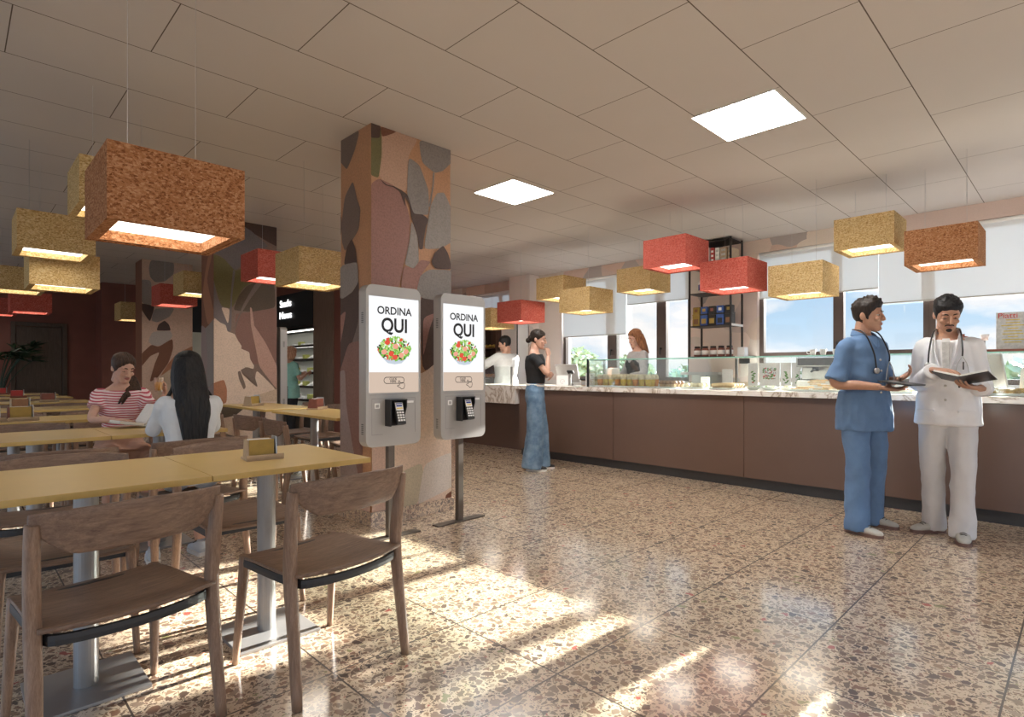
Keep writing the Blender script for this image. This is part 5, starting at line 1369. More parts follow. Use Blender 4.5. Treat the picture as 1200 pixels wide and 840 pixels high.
    def shoe(self, an, deg, upper, sole_m, L=.27):
        """shoe on the floor under the ankle, toe turned deg"""
        k = self.k
        o = empty('shoe'); o.parent = self.root; o.location = (an[0], an[1], self.floor); o.rotation_euler = (0, 0, math.radians(deg))
        bm = BM(); pr = []
        for t, w, h in ((-.075, .026, .05), (-.06, .036, .07), (-.02, .038, .085), (.03, .04, .075), (.08, .045, .055), (.13, .043, .042), (.165, .032, .034), (.182, .012, .022)):
            pr.append((t * k, w * k, h * k))
        loft(bm, [(0, t, .018 + h / 2 - .006) for t, w, h in pr], [(w, h / 2) for t, w, h in pr], 16, lat=(1, 0, 0), sup=2.6)
        loft(bm, [(0, -.03 * k, .06 * k), (0, -.035 * k, .11 * k)], [(.034 * k, .042 * k), (.036 * k, .044 * k)], 14)
        me = remesh(bm, .006, 3, 'upper'); link('upper', me, upper, o, True)
        bm = BM(); out = []
        for t, w, h in pr: out.append((w + .004, t))
        poly = [(x, y) for x, y in out] + [(-x, y) for x, y in reversed(out)]
        prism(bm, poly, .022); new_obj('sole', bm, sole_m, o)
        bm = BM()
        for q in range(4):
            yy = (.045 + .018 * q) * k; zz = (.083 - .0085 * q) * k + .008
            tube(bm, [(-.02 * k, yy, zz - .006), (0, yy + .004, zz + .002), (.02 * k, yy, zz - .006)], .0028, 5, 3)
        new_obj('laces', bm, 'lace', o, True)
        return o
    floor = 0.

def people_mats():
    def skin(name, c): MT[name] = M(name, c, .5, var=.1, scale=25, spec=.35, Subsurface_Weight=.08, Subsurface_Radius=(.02, .008, .004))
    skin('skin_fair', (.66, .4, .3)); skin('skin_warm', (.56, .32, .22)); skin('skin_tan', (.5, .29, .2))
    MT['lip'] = M('lips', (.42, .15, .13), .4); MT['lip_m'] = M('lips_pale', (.42, .2, .16), .5)
    def hair(n, a, b, r=.52):
        m, nt, out = _nt(n); tc = nt.nodes.new('ShaderNodeTexCoord').outputs['Object']
        mp = nd(nt, 'ShaderNodeMapping', Vector=tc, Scale=(110, 110, 9)).outputs[0]
        no = nd(nt, 'ShaderNodeTexNoise', Vector=mp, Scale=1., Detail=4.)
        c = ramp(nt, no.outputs[0], [(.35, a), (.65, b)]); bp = nd(nt, 'ShaderNodeBump', Strength=.5, Distance=.004, Height=no.outputs[0]).outputs[0]
        princ(nt, out, c, r, 0., .3, bp); MT[n] = m
    hair('hair_black', (.008, .008, .009), (.022, .02, .02)); hair('hair_dark', (.016, .011, .009), (.04, .027, .02)); hair('hair_brown', (.03, .016, .01), (.08, .042, .026)); hair('hair_auburn', (.13, .045, .02), (.34, .15, .065)); hair('hair_blonde', (.42, .2, .12), (.66, .42, .28))
    MT['eye_white'] = M('eye_white', (.75, .73, .7), .2); MT['eye_dark'] = M('eye_dark', (.02, .014, .01), .15)
    MT['blue_scrub'] = M('blue_scrubs', (.13, .235, .42), .8, var=.16, scale=7, bump=.15)
    MT['white_coat'] = M('white_coat', (.86, .87, .89), .75, var=.05, scale=7, bump=.12)
    MT['white_trouser'] = M('pale_trousers', (.7, .7, .71), .8, var=.06, scale=7, bump=.1)
    MT['black_tee'] = M('black_tee', (.018, .02, .024), .8, var=.2, bump=.1)
    MT['jeans'] = M('blue_denim', (.085, .16, .26), .85, var=.0, col2=(.2, .31, .44), scale=9, bump=.2)
    MT['grey_tunic'] = M('grey_white_tunic', (.58, .6, .61), .8, var=.08, bump=.1)
    MT['white_tunic'] = M('white_dress', (.72, .76, .8), .8, var=.05, bump=.1)
    MT['grey_knit'] = M('grey_knit', (.42, .4, .4), .9, var=.3, scale=60, bump=.3)
    MT['mint'] = M('mint_scrubs', (.3, .62, .56), .8, var=.1, bump=.1)
    MT['skirt'] = M('tan_skirt', (.5, .3, .22), .8, var=.1, bump=.15)
    MT['canvas_shoe'] = M('grey_canvas', (.55, .54, .49), .8, var=.1, bump=.1); MT['sole'] = M('brown_sole', (.2, .12, .1), .6); MT['lace'] = M('lace', (.12, .11, .1), .8); MT['pale_shoe'] = M('pale_shoe', (.6, .66, .72), .7); MT['black_shoe'] = M('black_shoe', (.02, .02, .022), .5)
    m, nt, out = _nt('striped_knit'); tc = nt.nodes.new('ShaderNodeTexCoord').outputs['Object']
    s = nd(nt, 'ShaderNodeSeparateXYZ', Vector=tc)
    st = mth(nt, 'GREATER_THAN', mth(nt, 'FRACT', mth(nt, 'MULTIPLY', mth(nt, 'ADD', s.outputs[2], mth(nt, 'MULTIPLY', s.outputs[1], .25)), 58.)), .55)
    princ(nt, out, mixc(nt, st, (.8, .66, .66), (.5, .09, .13)), .85, 0., .2); MT['stripes'] = m

def stethoscope(P, label, pts_l, pts_r, chest):
    """hangs round the neck; points in the person's own space"""
    o = empty('stethoscope', P.root.location, P.root.rotation_euler.z); tag(o, label, 'stethoscope'); o.scale = (P.k,) * 3
    bm = BM(); tube(bm, pts_l + pts_r, .0055, 8, 5); new_obj('tube', bm, 'black', o, True)
    bm = BM(); c = V(chest); d = Matrix.Rotation(PI / 2, 3, 'X'); 
    lathe(bm, (0, 0, 0), [(.012, -.008), (.022, -.006), (.022, .006), (.014, .009)], 16)
    for v in bm.verts: v.co = d @ v.co + c
    new_obj('chest_piece', bm, 'grey_metal', o, True)
    e = V(pts_r[-1])
    bm = BM()
    for s in (-1, 1): tube(bm, [tuple(e), tuple(e + V((s * .03, .006, -.07))), tuple(e + V((s * .038, .004, -.17))), tuple(e + V((s * .018, .012, -.21)))], .003, 6, 4)
    new_obj('ear_tubes', bm, 'grey_metal', o, True)
    bm = BM()
    for s in (-1, 1): ell(bm, e + V((s * .016, .013, -.215)), (.007, .007, .008), None, 10, 6)
    new_obj('ear_tips', bm, 'black', o, True)
    return o
def local_thing(P, name, label, cat, loc, rot):
    o = empty(name); o.matrix_world = Matrix.Translation(P.root.location) @ Matrix.Rotation(P.root.rotation_euler.z, 4, 'Z') @ Matrix.Translation(V(loc)) @ rot.to_4x4()
    tag(o, label, cat); return o
RX = lambda a: Matrix.Rotation(math.radians(a), 3, 'X')
RY = lambda a: Matrix.Rotation(math.radians(a), 3, 'Y')
RZ = lambda a: Matrix.Rotation(math.radians(a), 3, 'Z')

def sleeve(P, bm, s, t, infl, flare=0.):
    """sleeve along the arm to fraction t of the whole arm (1 = elbow, 2 = wrist)"""
    e, w = [V(q) for q in P.arms[s]]; sh = P.sh[s]
    end = sh + (e - sh) * min(t, 1) if t <= 1 else e + (w - e) * (t - 1)
    pts = [sh + V((-s * .07, 0, -.02)), sh + V((s * .006, 0, -.008))] + ([sh + (e - sh) * .5 * min(t, 1)] if True else []) + ([e] if t > 1 else []) + [end]
    k = P.k * (.86 if P.fem else 1.)
    r = [.05 * k, .053 * k, .05 * k] + ([.047 * k] if t > 1 else []) + [(.05 if t <= 1 else .037) * k + flare]
    p = smooth_path(pts, 4); m = len(p); R = []
    for i in range(m):
        q = i / (m - 1) * (len(r) - 1); a = min(int(q), len(r) - 2); R.append(r[a] + (r[a + 1] - r[a]) * (q - a) + infl)
    loft(bm, p, R, 16)
def trouser_leg(P, bm, s, radii, zend):
    hip, kn, an = [V(q) for q in P.legs[s]]
    d = (an - kn); end = kn + d * ((kn.z - zend) / max(1e-3, kn.z - an.z))
    pts = smooth_path([hip + V((0, 0, .02)), hip + (kn - hip) * .5, kn, kn + (end - kn) * .5, end], 4); m = len(pts); R = []
    for i in range(m):
        q = i / (m - 1) * (len(radii) - 1); a = min(int(q), len(radii) - 2); R.append((radii[a] + (radii[a + 1] - radii[a]) * (q - a)) * P.k)
    loft(bm, pts, R, 18)

def standing_legs(P, lx, ly, rx, ry):
    k = P.k
    P.legs[-1] = ((-.088 * k, 0, .9 * k), ((-.09 * k + lx) / 2, ly * .5 + .02, .49 * k), (lx, ly, .085 * k))
    P.legs[1] = ((.088 * k, 0, .9 * k), ((.09 * k + rx) / 2, ry * .5 + .02, .49 * k), (rx, ry, .085 * k))

def build_people():
    people_mats()
    # ---------- doctor in blue scrubs
    P = Person('man in blue scrubs with a stethoscope, turned towards the doctor in white', (4.73, 1.15, 0), math.radians(153.4), 1.665, slim=.88)
    standing_legs(P, -.15, -.06, .15, .07)
    P.arms[1] = ((.228, -.04, 1.06), (.09, .21, 1.035)); P.arms[-1] = ((-.205, -.01, 1.06), (-.13, .17, 1.085))
    P.hands[1] = dict(W=(.085, .215, 1.03), d=(-.75, .65, -.1), n=(.05, .2, 1), side=-1, curl=(.25, .28, .3, .33), thumb=.6)
    P.hands[-1] = dict(W=(-.128, .175, 1.088), d=(.1, .85, .5), n=(.6, -.35, .7), side=1, curl=(.3, .38, .45, .5), thumb=.2)
    P.yaw, P.pitch = math.radians(26), math.radians(-3)
    P.body('skin_warm', None, 'lip_m', 'hair_dark', .0045)
    bm = BM(); P.torso(bm, .018, .84, 1.46, lambda z: .018 if 1.0 < z < 1.2 else 0)
    loft(bm, [(0, 0, .72), (0, 0, .88), (0, 0, 1.0)], [(.2, .145), (.198, .142), (.182, .128)], 20, lat=(1, 0, 0), sup=2.35)
    for s in (-1, 1): sleeve(P, bm, s, .93, .012, .018)
    sh = P.cloth('scrub_top', bm, 'blue_scrub', .009, .013, (9, 9, 6), 2.)
    bm = BM()
    for s in (-1, 1): loft(bm, smooth_path([(s * .02, -.075, 1.475), (s * .06, -.055, 1.49), (s * .075, .0, 1.475), (s * .05, .06, 1.44), (s * .012, .105, 1.36)], 4), [(.005, .024)] * 17, 10, lat=(s, 0, .3))
    new_obj('collar', bm, 'blue_scrub', sh, True).scale = (P.k,) * 3
    for z in (1.28, 1.2, 1.12, 1.04):
        bm = BM(); ell(bm, (0, .136 + (.0 if z > 1.25 else .006), z), (.009, .006, .009), None, 10, 6); new_obj('button', bm, 'cup_grey', sh, True).scale = (P.k,) * 3
    bm = BM(); P.torso(bm, .014, .79, 1.02)
    for s in (-1, 1): trouser_leg(P, bm, s, [.098, .09, .078, .078, .086], .022)
    P.cloth('trousers', bm, 'blue_scrub', .01, .014, (9, 9, 5), 7.)
    P.hair('hair_dark', [(0, .066), (35, .06), (58, .035), (72, .005), (82, -.028), (95, -.005), (120, -.05), (180, -.075)], lambda ph, v: (.008 + .014 * v + .02 * max(0, math.cos(ph)) * min(1, v * 2)), .03, seed=3.)
    P.shoe(P.legs[1][2], 12, 'canvas_shoe', 'sole'); P.shoe(P.legs[-1][2], 18, 'canvas_shoe', 'sole')
    stethoscope(P, 'black stethoscope round the neck of the man in blue scrubs', [(.055, .148, 1.22), (.072, .14, 1.34), (.07, .06, 1.485), (.045, -.06, 1.515)], [(-.045, -.06, 1.515), (-.07, .06, 1.485), (-.075, .14, 1.34), (-.068, .152, 1.27)], (.055, .152, 1.2))
    t = local_thing(P, 'tablet', 'dark thin tablet in the hand of the man in blue scrubs', 'tablet', (.02, .30, 1.065), RZ(20) @ RX(-8))
    bm = BM(); box(bm, (0, 0, 0), (.27, .2, .01), bev=.003); new_obj('case', bm, 'plinth', t); bm = BM(); box(bm, (0, 0, .0056), (.24, .17, .001)); new_obj('screen', bm, 'black', t)
    # ---------- doctor in white
    P = Person('man in white doctor coat with beard, reading an open book', (4.93, .69, 0), math.radians(93), 1.655, slim=.81)
    standing_legs(P, -.085, .07, .085, -.07)
    P.arms[1] = ((.172, -.03, 1.06), (.05, .245, 1.152)); P.arms[-1] = ((-.185, -.02, 1.05), (-.19, .24, 1.035))
    P.hands[1] = dict(W=(.045, .25, 1.155), d=(-.85, .5, -.1), n=(-.1, -.1, -1), side=1, curl=(.22, .26, .3, .34), thumb=.4)
    P.hands[-1] = dict(W=(-.185, .245, 1.035), d=(.7, .6, .12), n=(-.1, -.15, 1), side=1, curl=(.3, .32, .34, .36), thumb=.5)
    P.yaw, P.pitch = math.radians(17), math.radians(-24)
    P.body('skin_warm', None, 'lip_m', 'hair_dark', .001, beard=True)
    bm = BM(); P.torso(bm, .016, .9, 1.45, lambda z: .02 if 1.0 < z < 1.2 else 0)
    loft(bm, [(0, 0, .775), (0, 0, .9), (0, 0, 1.0)], [(.195, .145), (.187, .137), (.17, .125)], 20, lat=(1, 0, 0), sup=2.35)
    for s in (-1, 1): sleeve(P, bm, s, 1.95, .012, .008)
    co = P.cloth('coat', bm, 'white_coat', .009, .013, (9, 9, 6), 12.)
    for s in (-1, 1):
        bm = BM()
        loft(bm, smooth_path([(s * .02, -.078, 1.475), (s * .062, -.055, 1.492), (s * .08, .0, 1.475), (s * .075, .07, 1.42), (s * .062, .122, 1.33), (s * .012, .148, 1.17)], 4), [(.004, .012)] * 4 + [(.006, .028)] * 14 + [(.004, .012)] * 3, 10, lat=(s, 0, .3))
        new_obj('lapel', bm, 'white_coat', co, True).scale = (P.k * .95, P.k * .96, P.k)
    for c, w, a in (((-.1, .128, 1.245), .1, 28), ((.12, .125, .92), .11, -26), ((-.12, .125, .92), .11, 26)):
        bm = BM(); box(bm, c, (w, .012, .014), RZ(a), .002); new_obj('pocket', bm, 'white_coat', co).scale = (P.k,) * 3
    for z in (1.1, 1.0):
        bm = BM(); ell(bm, (0, .15, z), (.009, .006, .009), None, 10, 6); new_obj('button', bm, 'cup_grey', co, True).scale = (P.k,) * 3
    bm = BM(); prism(bm, [(-.028, 0), (.028, 0), (.035, .16), (.02, .22), (-.02, .22), (-.035, .16)], .012, Matrix.Translation((0, .137, 1.22)) @ Matrix.Rotation(math.radians(97), 4, 'X')); new_obj('shirt_front', bm, 'white', co).scale = (P.k,) * 3
    bm = BM(); prism(bm, [(-.012, 0), (.012, 0), (.017, .03), (.022, .2), (-.022, .2), (-.017, .03)], .008, Matrix.Translation((0, .147, 1.215)) @ Matrix.Rotation(math.radians(98), 4, 'X')); new_obj('tie', bm, 'cup_grey', co).scale = (P.k,) * 3
    bm = BM(); tube(bm, [(-.1, .138, 1.27), (-.1, .14, 1.215)], .0045, 8, 1); new_obj('pen', bm, 'black', co, True).scale = (P.k,) * 3
    bm = BM()
    for s in (-1, 1): trouser_leg(P, bm, s, [.096, .087, .074, .071, .079], .022)
    P.torso(bm, .01, .79, 1.02)
    P.cloth('trousers', bm, 'white_trouser', .01, .013, (9, 9, 5), 17.)
    P.hair('hair_black', [(0, .068), (35, .06), (58, .035), (75, .0), (84, -.02), (100, -.02), (130, -.06), (180, -.08)], lambda ph, v: .010 + .012 * v + .010 * max(0, -math.cos(ph)), .022, seed=8.)
    P.shoe(P.legs[1][2], -42, 'canvas_shoe', 'sole'); P.shoe(P.legs[-1][2], 8, 'canvas_shoe', 'sole')
    stethoscope(P, 'black stethoscope round the neck of the man in the white coat', [(.1, .142, 1.26), (.095, .128, 1.36), (.078, .05, 1.49), (.045, -.06, 1.52)], [(-.045, -.06, 1.52), (-.078, .05, 1.49), (-.095, .13, 1.37), (-.095, .145, 1.31)], (.1, .15, 1.245))
    t = local_thing(P, 'book', 'dark covered open book held by the man in the white coat', 'book', (-.11, .325, 1.09), RZ(-10) @ RX(14))
    bm = BM()
    for s in (-1, 1): box(bm, (s * .073, 0, .012), (.15, .2, .005), RY(-s * 14))
    new_obj('cover', bm, 'plinth', t); bm = BM()
    for s in (-1, 1): box(bm, (s * .071, 0, .021), (.138, .188, .012), RY(-s * 14))
    new_obj('pages', bm, 'napkin', t)
    # ---------- woman in jeans at the counter
    P = Person('woman in black tee and wide blue jeans, hand on chin, facing the counter', (4.87, 4.55, 0), math.radians(217.6), 1.64, True)
    standing_legs(P, -.08, .05, .08, -.03); k = P.k
    P.arms[1] = ((.175, .15, 1.125), (.055, .155, 1.32)); P.arms[-1] = ((-.19, .1, 1.1), (.07, .2, 1.11))
    P.hands[1] = dict(W=(.052, .155, 1.325), d=(-.25, -.1, 1.), n=(-.6, -.7, 0), side=-1, curl=(.5, .6, .7, .75), thumb=.4)
    P.hands[-1] = dict(W=(.075, .2, 1.11), d=(1, -.1, 0), n=(0, -1, .1), side=1, curl=(.4, .45, .5, .5), thumb=.4)
    P.yaw, P.pitch = math.radians(-4), math.radians(-10)
    P.body('skin_fair', None, 'lip', 'hair_dark', .004)
    bm = BM(); P.torso(bm, .014, 1.05, 1.44, lambda z: .008)
    for s in (-1, 1): sleeve(P, bm, s, .55, .012, .006)
    P.cloth('tee_shirt', bm, 'black_tee', .009, .005, (9, 9, 6), 22.)
    bm = BM(); P.torso(bm, .012, .79, 1.1)
    for s in (-1, 1): trouser_leg(P, bm, s, [.1, .105, .105, .118, .132], .03)
    P.cloth('jeans', bm, 'jeans', .01, .009, (9, 9, 4.5), 27.)
    bm = BM(); loft(bm, [P.sp(1.035, .003), P.sp(1.06, .005)], [(.131, .11), (.124, .104)], 24, lat=(1, 0, 0), sup=2.35); new_obj('belt', bm, 'napkin', P.root, True)
    def bun(bm): ell(bm, (0, -.118, -.028), (.034, .036, .034)); loft(bm, smooth_path([(0, -.08, .01), (0, -.11, -.02)], 3), [.05, .045, .04, .03], 12)
    P.hair('hair_dark', [(0, .068), (35, .058), (58, .03), (75, .005), (88, -.005), (110, -.045), (180, -.07)], lambda ph, v: .012 + .008 * v, 0., bun, 5.)
    P.shoe(P.legs[1][2], -4, 'black_shoe', 'napkin'); P.shoe(P.legs[-1][2], 6, 'black_shoe', 'napkin')
    bm = BM(); c = V((.19, .155, 1.14)); lathe(bm, (0, 0, 0), [(.036, -.008), (.038, 0), (.036, .008), (.033, 0)], 16)
    # ---------- man in grey at the till end
    P = Person('dark haired man in grey tunic behind the till counter, seen from behind', (6.62, 6.86, 0), math.radians(-7), 1.74)
    standing_legs(P, -.1, .02, .1, 0)
    P.arms[-1] = ((-.36, .16, 1.24), (-.44, .40, 1.26)); P.arms[1] = ((.25, .12, 1.12), (.1, .3, 1.1))
    P.hands[-1] = dict(W=(-.44, .405, 1.262), d=(-.3, .9, .1), n=(.3, 0, -1), side=-1); P.hands[1] = dict(W=(.095, .305, 1.1), d=(-.6, .8, 0), n=(0, 0, -1), side=1)
    P.yaw, P.pitch = math.radians(38), math.radians(-12)
    P.body('skin_fair', None, 'lip_m', 'hair_black', .004)
    bm = BM(); P.torso(bm, .03, .84, 1.465, lambda z: .02)
    loft(bm, [(0, 0, .78), (0, 0, .95)], [(.23, .175), (.21, .155)], 20, lat=(1, 0, 0), sup=2.35)
    for s in (-1, 1): sleeve(P, bm, s, 1.15, .022, .01)
    P.cloth('tunic', bm, 'grey_tunic', .011, .008, (8, 8, 5), 32.)
    bm = BM(); P.torso(bm, .02, .79, 1.0)
    for s in (-1, 1): trouser_leg(P, bm, s, [.112, .1, .085, .08, .08], .03)
    P.cloth('trousers', bm, 'black_tee', .014, .005)
    P.hair('hair_black', [(0, .06), (40, .052), (60, .03), (78, -.01), (100, -.02), (130, -.06), (180, -.085)], lambda ph, v: .014 + .012 * v, .008, seed=13.)
    P.shoe(P.legs[1][2], 0, 'black_shoe', 'black'); P.shoe(P.legs[-1][2], 0, 'black_shoe', 'black')
    # ---------- woman serving
    P = Person('woman with long auburn hair and grey top serving behind the showcase', (6.72, 4.36, 0), math.radians(64), 1.73, True)
    standing_legs(P, -.09, .0, .09, 0)
    P.arms[-1] = ((-.24, .06, 1.12), (-.17, .26, 1.07)); P.arms[1] = ((.23, .08, 1.12), (.12, .3, 1.08))
    P.hands[-1] = dict(W=(-.168, .265, 1.07), d=(.2, .95, -.1), n=(1, 0, 0), side=1); P.hands[1] = dict(W=(.118, .305, 1.08), d=(-.2, .95, -.1), n=(-1, 0, 0), side=-1)
    P.yaw, P.pitch = math.radians(2), math.radians(-20)
    P.body('skin_fair', None, 'lip', 'hair_brown', .002)
    bm = BM(); P.torso(bm, .016, .84, 1.45, lambda z: .006)
    for s in (-1, 1): sleeve(P, bm, s, 1.8, .013, .004)
    P.cloth('knit_top', bm, 'grey_knit', .011, .005, (9, 9, 6), 41.)
    bm = BM(); P.torso(bm, .027, .84, 1.33, lambda z: .006)
    me = remesh(bm, .011, 2, 'apron')
    link('apron', me, 'black_tee', P.root, True)
    bm = BM(); P.torso(bm, .02, .79, 1.0)
    for s in (-1, 1): trouser_leg(P, bm, s, [.1, .09, .075, .07, .07], .03)
    P.cloth('trousers', bm, 'black_tee', .014, .005)
    def long_h(bm):
        r3 = random.Random(2)
        for q in range(26):
            a = math.radians(70 + 220 * q / 25); p = head_pt(a, .03) * 1.12; s_ = math.sin(a)
            tube(bm, [tuple(p), (p.x * 1.22, p.y * 1.0 - .005, -.06), (p.x * 1.25 + r3.uniform(-.02, .02), p.y * .8 - .02, -.15), (p.x * 1.15 + r3.uniform(-.03, .03), p.y * .7 - .04 + r3.uniform(-.02, .03), -.25 + r3.uniform(-.03, .03))], [.022] * 4 + [.024] * 5 + [.02, .016, .011, .005], 8, 4)
    P.hair('hair_auburn', [(0, .07), (35, .06), (60, .03), (80, -.03), (110, -.06), (180, -.08)], lambda ph, v: .014 + .012 * v, 0., long_h, 17.)
    P.shoe(P.legs[1][2], 0, 'black_shoe', 'black'); P.shoe(P.legs[-1][2], 0, 'black_shoe', 'black')
    t = local_thing(P, 'paper_bag', 'white paper bag in the hands of the long-haired woman', 'bag', (-.02, .39, 1.08), RX(-8))
    bm = BM(); prism(bm, [(-.1, -.08), (.1, -.08), (.09, .1), (-.09, .1)], .12, Matrix.Translation((0, .06, 0)) @ Matrix.Rotation(PI / 2, 4, 'X')); new_obj('bag_body', bm, 'napkin', t)
    bm = BM(); xbox(bm, -.092, .092, -.05, .05, .1, .112, .003); new_obj('folded_top', bm, 'white', t)
    # ---------- nurse far back
    P = Person('woman in mint scrubs with shoulder-length reddish hair at the snack fridge', (4.3, 10.0, 0), math.radians(-80), 1.6, True)
    standing_legs(P, -.07, .03, .07, -.02)
    P.arms[1] = ((.2, .06, 1.02), (.13, .27, 1.12)); P.arms[-1] = ((-.2, .1, 1.03), (-.1, .28, 1.1))
    P.hands[1] = dict(W=(.13, .275, 1.12), d=(-.2, .9, .3), n=(-1, 0, 0), side=-1); P.hands[-1] = dict(W=(-.1, .285, 1.1), d=(.2, .9, .3), n=(1, 0, 0), side=1)
    P.pitch = math.radians(-14)
    P.body('skin_fair', None, 'lip', 'hair_brown', .003)
    bm = BM(); P.torso(bm, .022, .84, 1.44, lambda z: .012); loft(bm, [(0, 0, .68), (0, 0, .9)], [(.19, .15), (.18, .14)], 20, lat=(1, 0, 0), sup=2.35)
    for s in (-1, 1): sleeve(P, bm, s, .75, .016, .012)
    P.cloth('scrub_top', bm, 'mint', .012, .006, (8, 8, 5), 52.)
    bm = BM(); P.torso(bm, .016, .79, 1.0)
    for s in (-1, 1): trouser_leg(P, bm, s, [.1, .09, .075, .07, .072], .03)
    P.cloth('trousers', bm, 'black_tee', .014, .005)
    def mid_h(bm):
        for q in range(20):
            a = math.radians(75 + 210 * q / 19); p = head_pt(a, .03) * 1.1
            tube(bm, [tuple(p), (p.x * 1.2, p.y, -.06), (p.x * 1.15, p.y * .85, -.14)], [.022] * 4 + [.022, .02, .016, .012, .006], 8, 4)
    P.hair('hair_blonde', [(0, .07), (35, .06), (60, .03), (80, -.03), (110, -.06), (180, -.08)], lambda ph, v: .014 + .01 * v, 0., mid_h, 23.)
    P.shoe(P.legs[1][2], 0, 'black_shoe', 'black'); P.shoe(P.legs[-1][2], 0, 'black_shoe', 'black')
    # ---------- seated woman in white, from behind
    P = Person('woman in white seen from behind with long straight black hair, seated', (1.0, 3.72, 0), math.radians(-4), 1.5, True, True, math.radians(5), (0, -.03, .54))
    P.legs[-1] = ((-.075, .0, .535), (-.09, .39, .52), (-.15, .22, .09)); P.legs[1] = ((.075, .0, .535), (.09, .39, .52), (.1, .2, .09))
    P.arms[1] = ((.155, .13, .80), (.09, .36, .835)); P.arms[-1] = ((-.165, .13, .80), (-.09, .36, .835))
    P.hands[1] = dict(W=(.088, .365, .83), d=(-.5, .8, 0), n=(0, 0, -1), side=1, curl=(.15, .15, .18, .2)); P.hands[-1] = dict(W=(-.088, .365, .83), d=(.5, .8, 0), n=(0, 0, -1), side=-1, curl=(.15, .15, .18, .2))
    P.pitch = math.radians(-8)
    P.body('skin_fair', None, 'lip', 'hair_dark', .002)
    bm = BM(); P.torso(bm, .02, .79, 1.45, lambda z: .006 if z > 1 else .02)
    for s in (-1, 1): sleeve(P, bm, s, 1.25, .007, .004)
    for s in (-1, 1):
        h, kn, an = [V(q) for q in P.legs[s]]
        loft(bm, [h + V((0, -.05, .0)), h + (kn - h) * .5, kn + V((0, .02, -.01)), kn + V((0, .0, -.1))], [.085, .085, .075, .068], 14)
    P.cloth('white_dress', bm, 'white_tunic', .009, .007, (8, 8, 5), 61.)
    def straight(bm):
        r3 = random.Random(8)
        for q in range(40):
            a = math.radians(78 + 204 * q / 39); p = head_pt(a, .075) * 1.08; f = math.cos(a)
            side = abs(math.sin(a))
            L = -.5 - .14 * (1 - side) + r3.uniform(-.05, .03)
            tube(bm, [tuple(p), (p.x * 1.22, p.y * 1.12 - .005, -.05), (p.x * 1.25, min(p.y, -.03) * 1.05 - .06, -.19), (p.x * 1.1, -.155 + r3.uniform(-.01, .01), -.33), (p.x * .7 + r3.uniform(-.015, .015), -.165, L)], [.014, .017, .02, .021] + [.021] * 9 + [.017, .013, .009, .003], 8, 4)
        for q in (-1, 1):
            tube(bm, [(q * .08, -.02, 0), (q * .1, -.03, -.12), (q * .15, -.04, -.22), (q * .17, -.03, -.31)], [.014] * 5 + [.012] * 4 + [.009, .007, .004, .002], 8, 4)
    P.hair('hair_black', [(0, .068), (35, .058), (60, .03), (80, -.03), (110, -.07), (180, -.09)], lambda ph, v: .016 + .01 * v, 0., straight, 31.)
    P.shoe((P.legs[1][2][0], P.legs[1][2][1], 0), 8, 'pale_shoe', 'napkin'); P.shoe((P.legs[-1][2][0], P.legs[-1][2][1], 0), -6, 'pale_shoe', 'napkin')
    # ---------- seated woman in the striped shirt
    P = Person('seated woman in red and white striped shirt with brown ponytail, lifting a glass', (.885, 4.99, 0), math.radians(180), 1.5, True, True, math.radians(7), (0, -.02, .56))
    P.legs[-1] = ((-.078, .0, .55), (-.1, .4, .535), (-.12, .2, .09)); P.legs[1] = ((.078, .0, .55), (.11, .4, .535), (.12, .2, .09))
    P.arms[1] = ((.19, .13, .815), (.09, .33, .81)); P.arms[-1] = ((-.165, .30, .81), (-.225, .25, .975))
    P.hands[1] = dict(W=(.087, .335, .81), d=(-.75, .6, 0), n=(.1, 0, -1), side=1, curl=(.2, .22, .25, .28))
    P.hands[-1] = dict(W=(-.226, .25, .98), d=(.1, .15, 1.), n=(1, .25, -.1), side=1, curl=(.5, .55, .55, .6), thumb=.3)
    P.yaw, P.pitch = math.radians(17), math.radians(-22)
    P.body('skin_fair', None, 'lip', 'hair_brown', .001)
    bm = BM(); P.torso(bm, .013, 1.05, 1.45, lambda z: .006)
    for s in (-1, 1): sleeve(P, bm, s, .55, .012, .008)
    P.cloth('striped_shirt', bm, 'stripes', .008, .004, (8, 8, 5), 71.)
    bm = BM(); P.torso(bm, .016, .79, 1.1)
    for s in (-1, 1):
        h, kn, an = [V(q) for q in P.legs[s]]
        loft(bm, [h + V((0, -.05, .0)), h + (kn - h) * .5, kn + V((0, .01, -.01))], [.09, .09, .08], 14)
    box(bm, (0, .2, .54), (.2, .36, .12))
    P.cloth('skirt', bm, 'skirt', .011, .006, (8, 8, 5), 77.)
    def pony(bm):
        ell(bm, (-.03, -.105, -.03), (.035, .035, .035))
        for q in range(9):
            o = (q - 4) * .009
            tube(bm, [(-.03 + o * .4, -.1, -.03), (-.095 + o, -.055, -.1), (-.1 + o, .03, -.15), (-.065 + o * 1.6, .115, -.185), (-.05 + o * 3.2, .165, -.28 + abs(o) * .6)], [.018] * 6 + [.02] * 8 + [.016, .01, .004], 8, 4)
    P.hair('hair_brown', [(0, .078), (18, .07), (36, .052), (55, .03), (72, -.005), (84, -.02), (100, -.03), (120, -.06), (180, -.075)], lambda ph, v: .012 + .012 * v - .006 * math.exp(-(math.sin(ph) / .12) ** 2) * (math.cos(ph) > 0), 0., pony, 37.)
    P.shoe((P.legs[1][2][0], P.legs[1][2][1], 0), 0, 'pale_shoe', 'napkin'); P.shoe((P.legs[-1][2][0], P.legs[-1][2][1], 0), 0, 'pale_shoe', 'napkin')
    t = local_thing(P, 'juice_glass', 'glass of orange juice in the raised hand of the woman in stripes', 'glass', (-.178, .295, 1.0), Matrix.Identity(3))
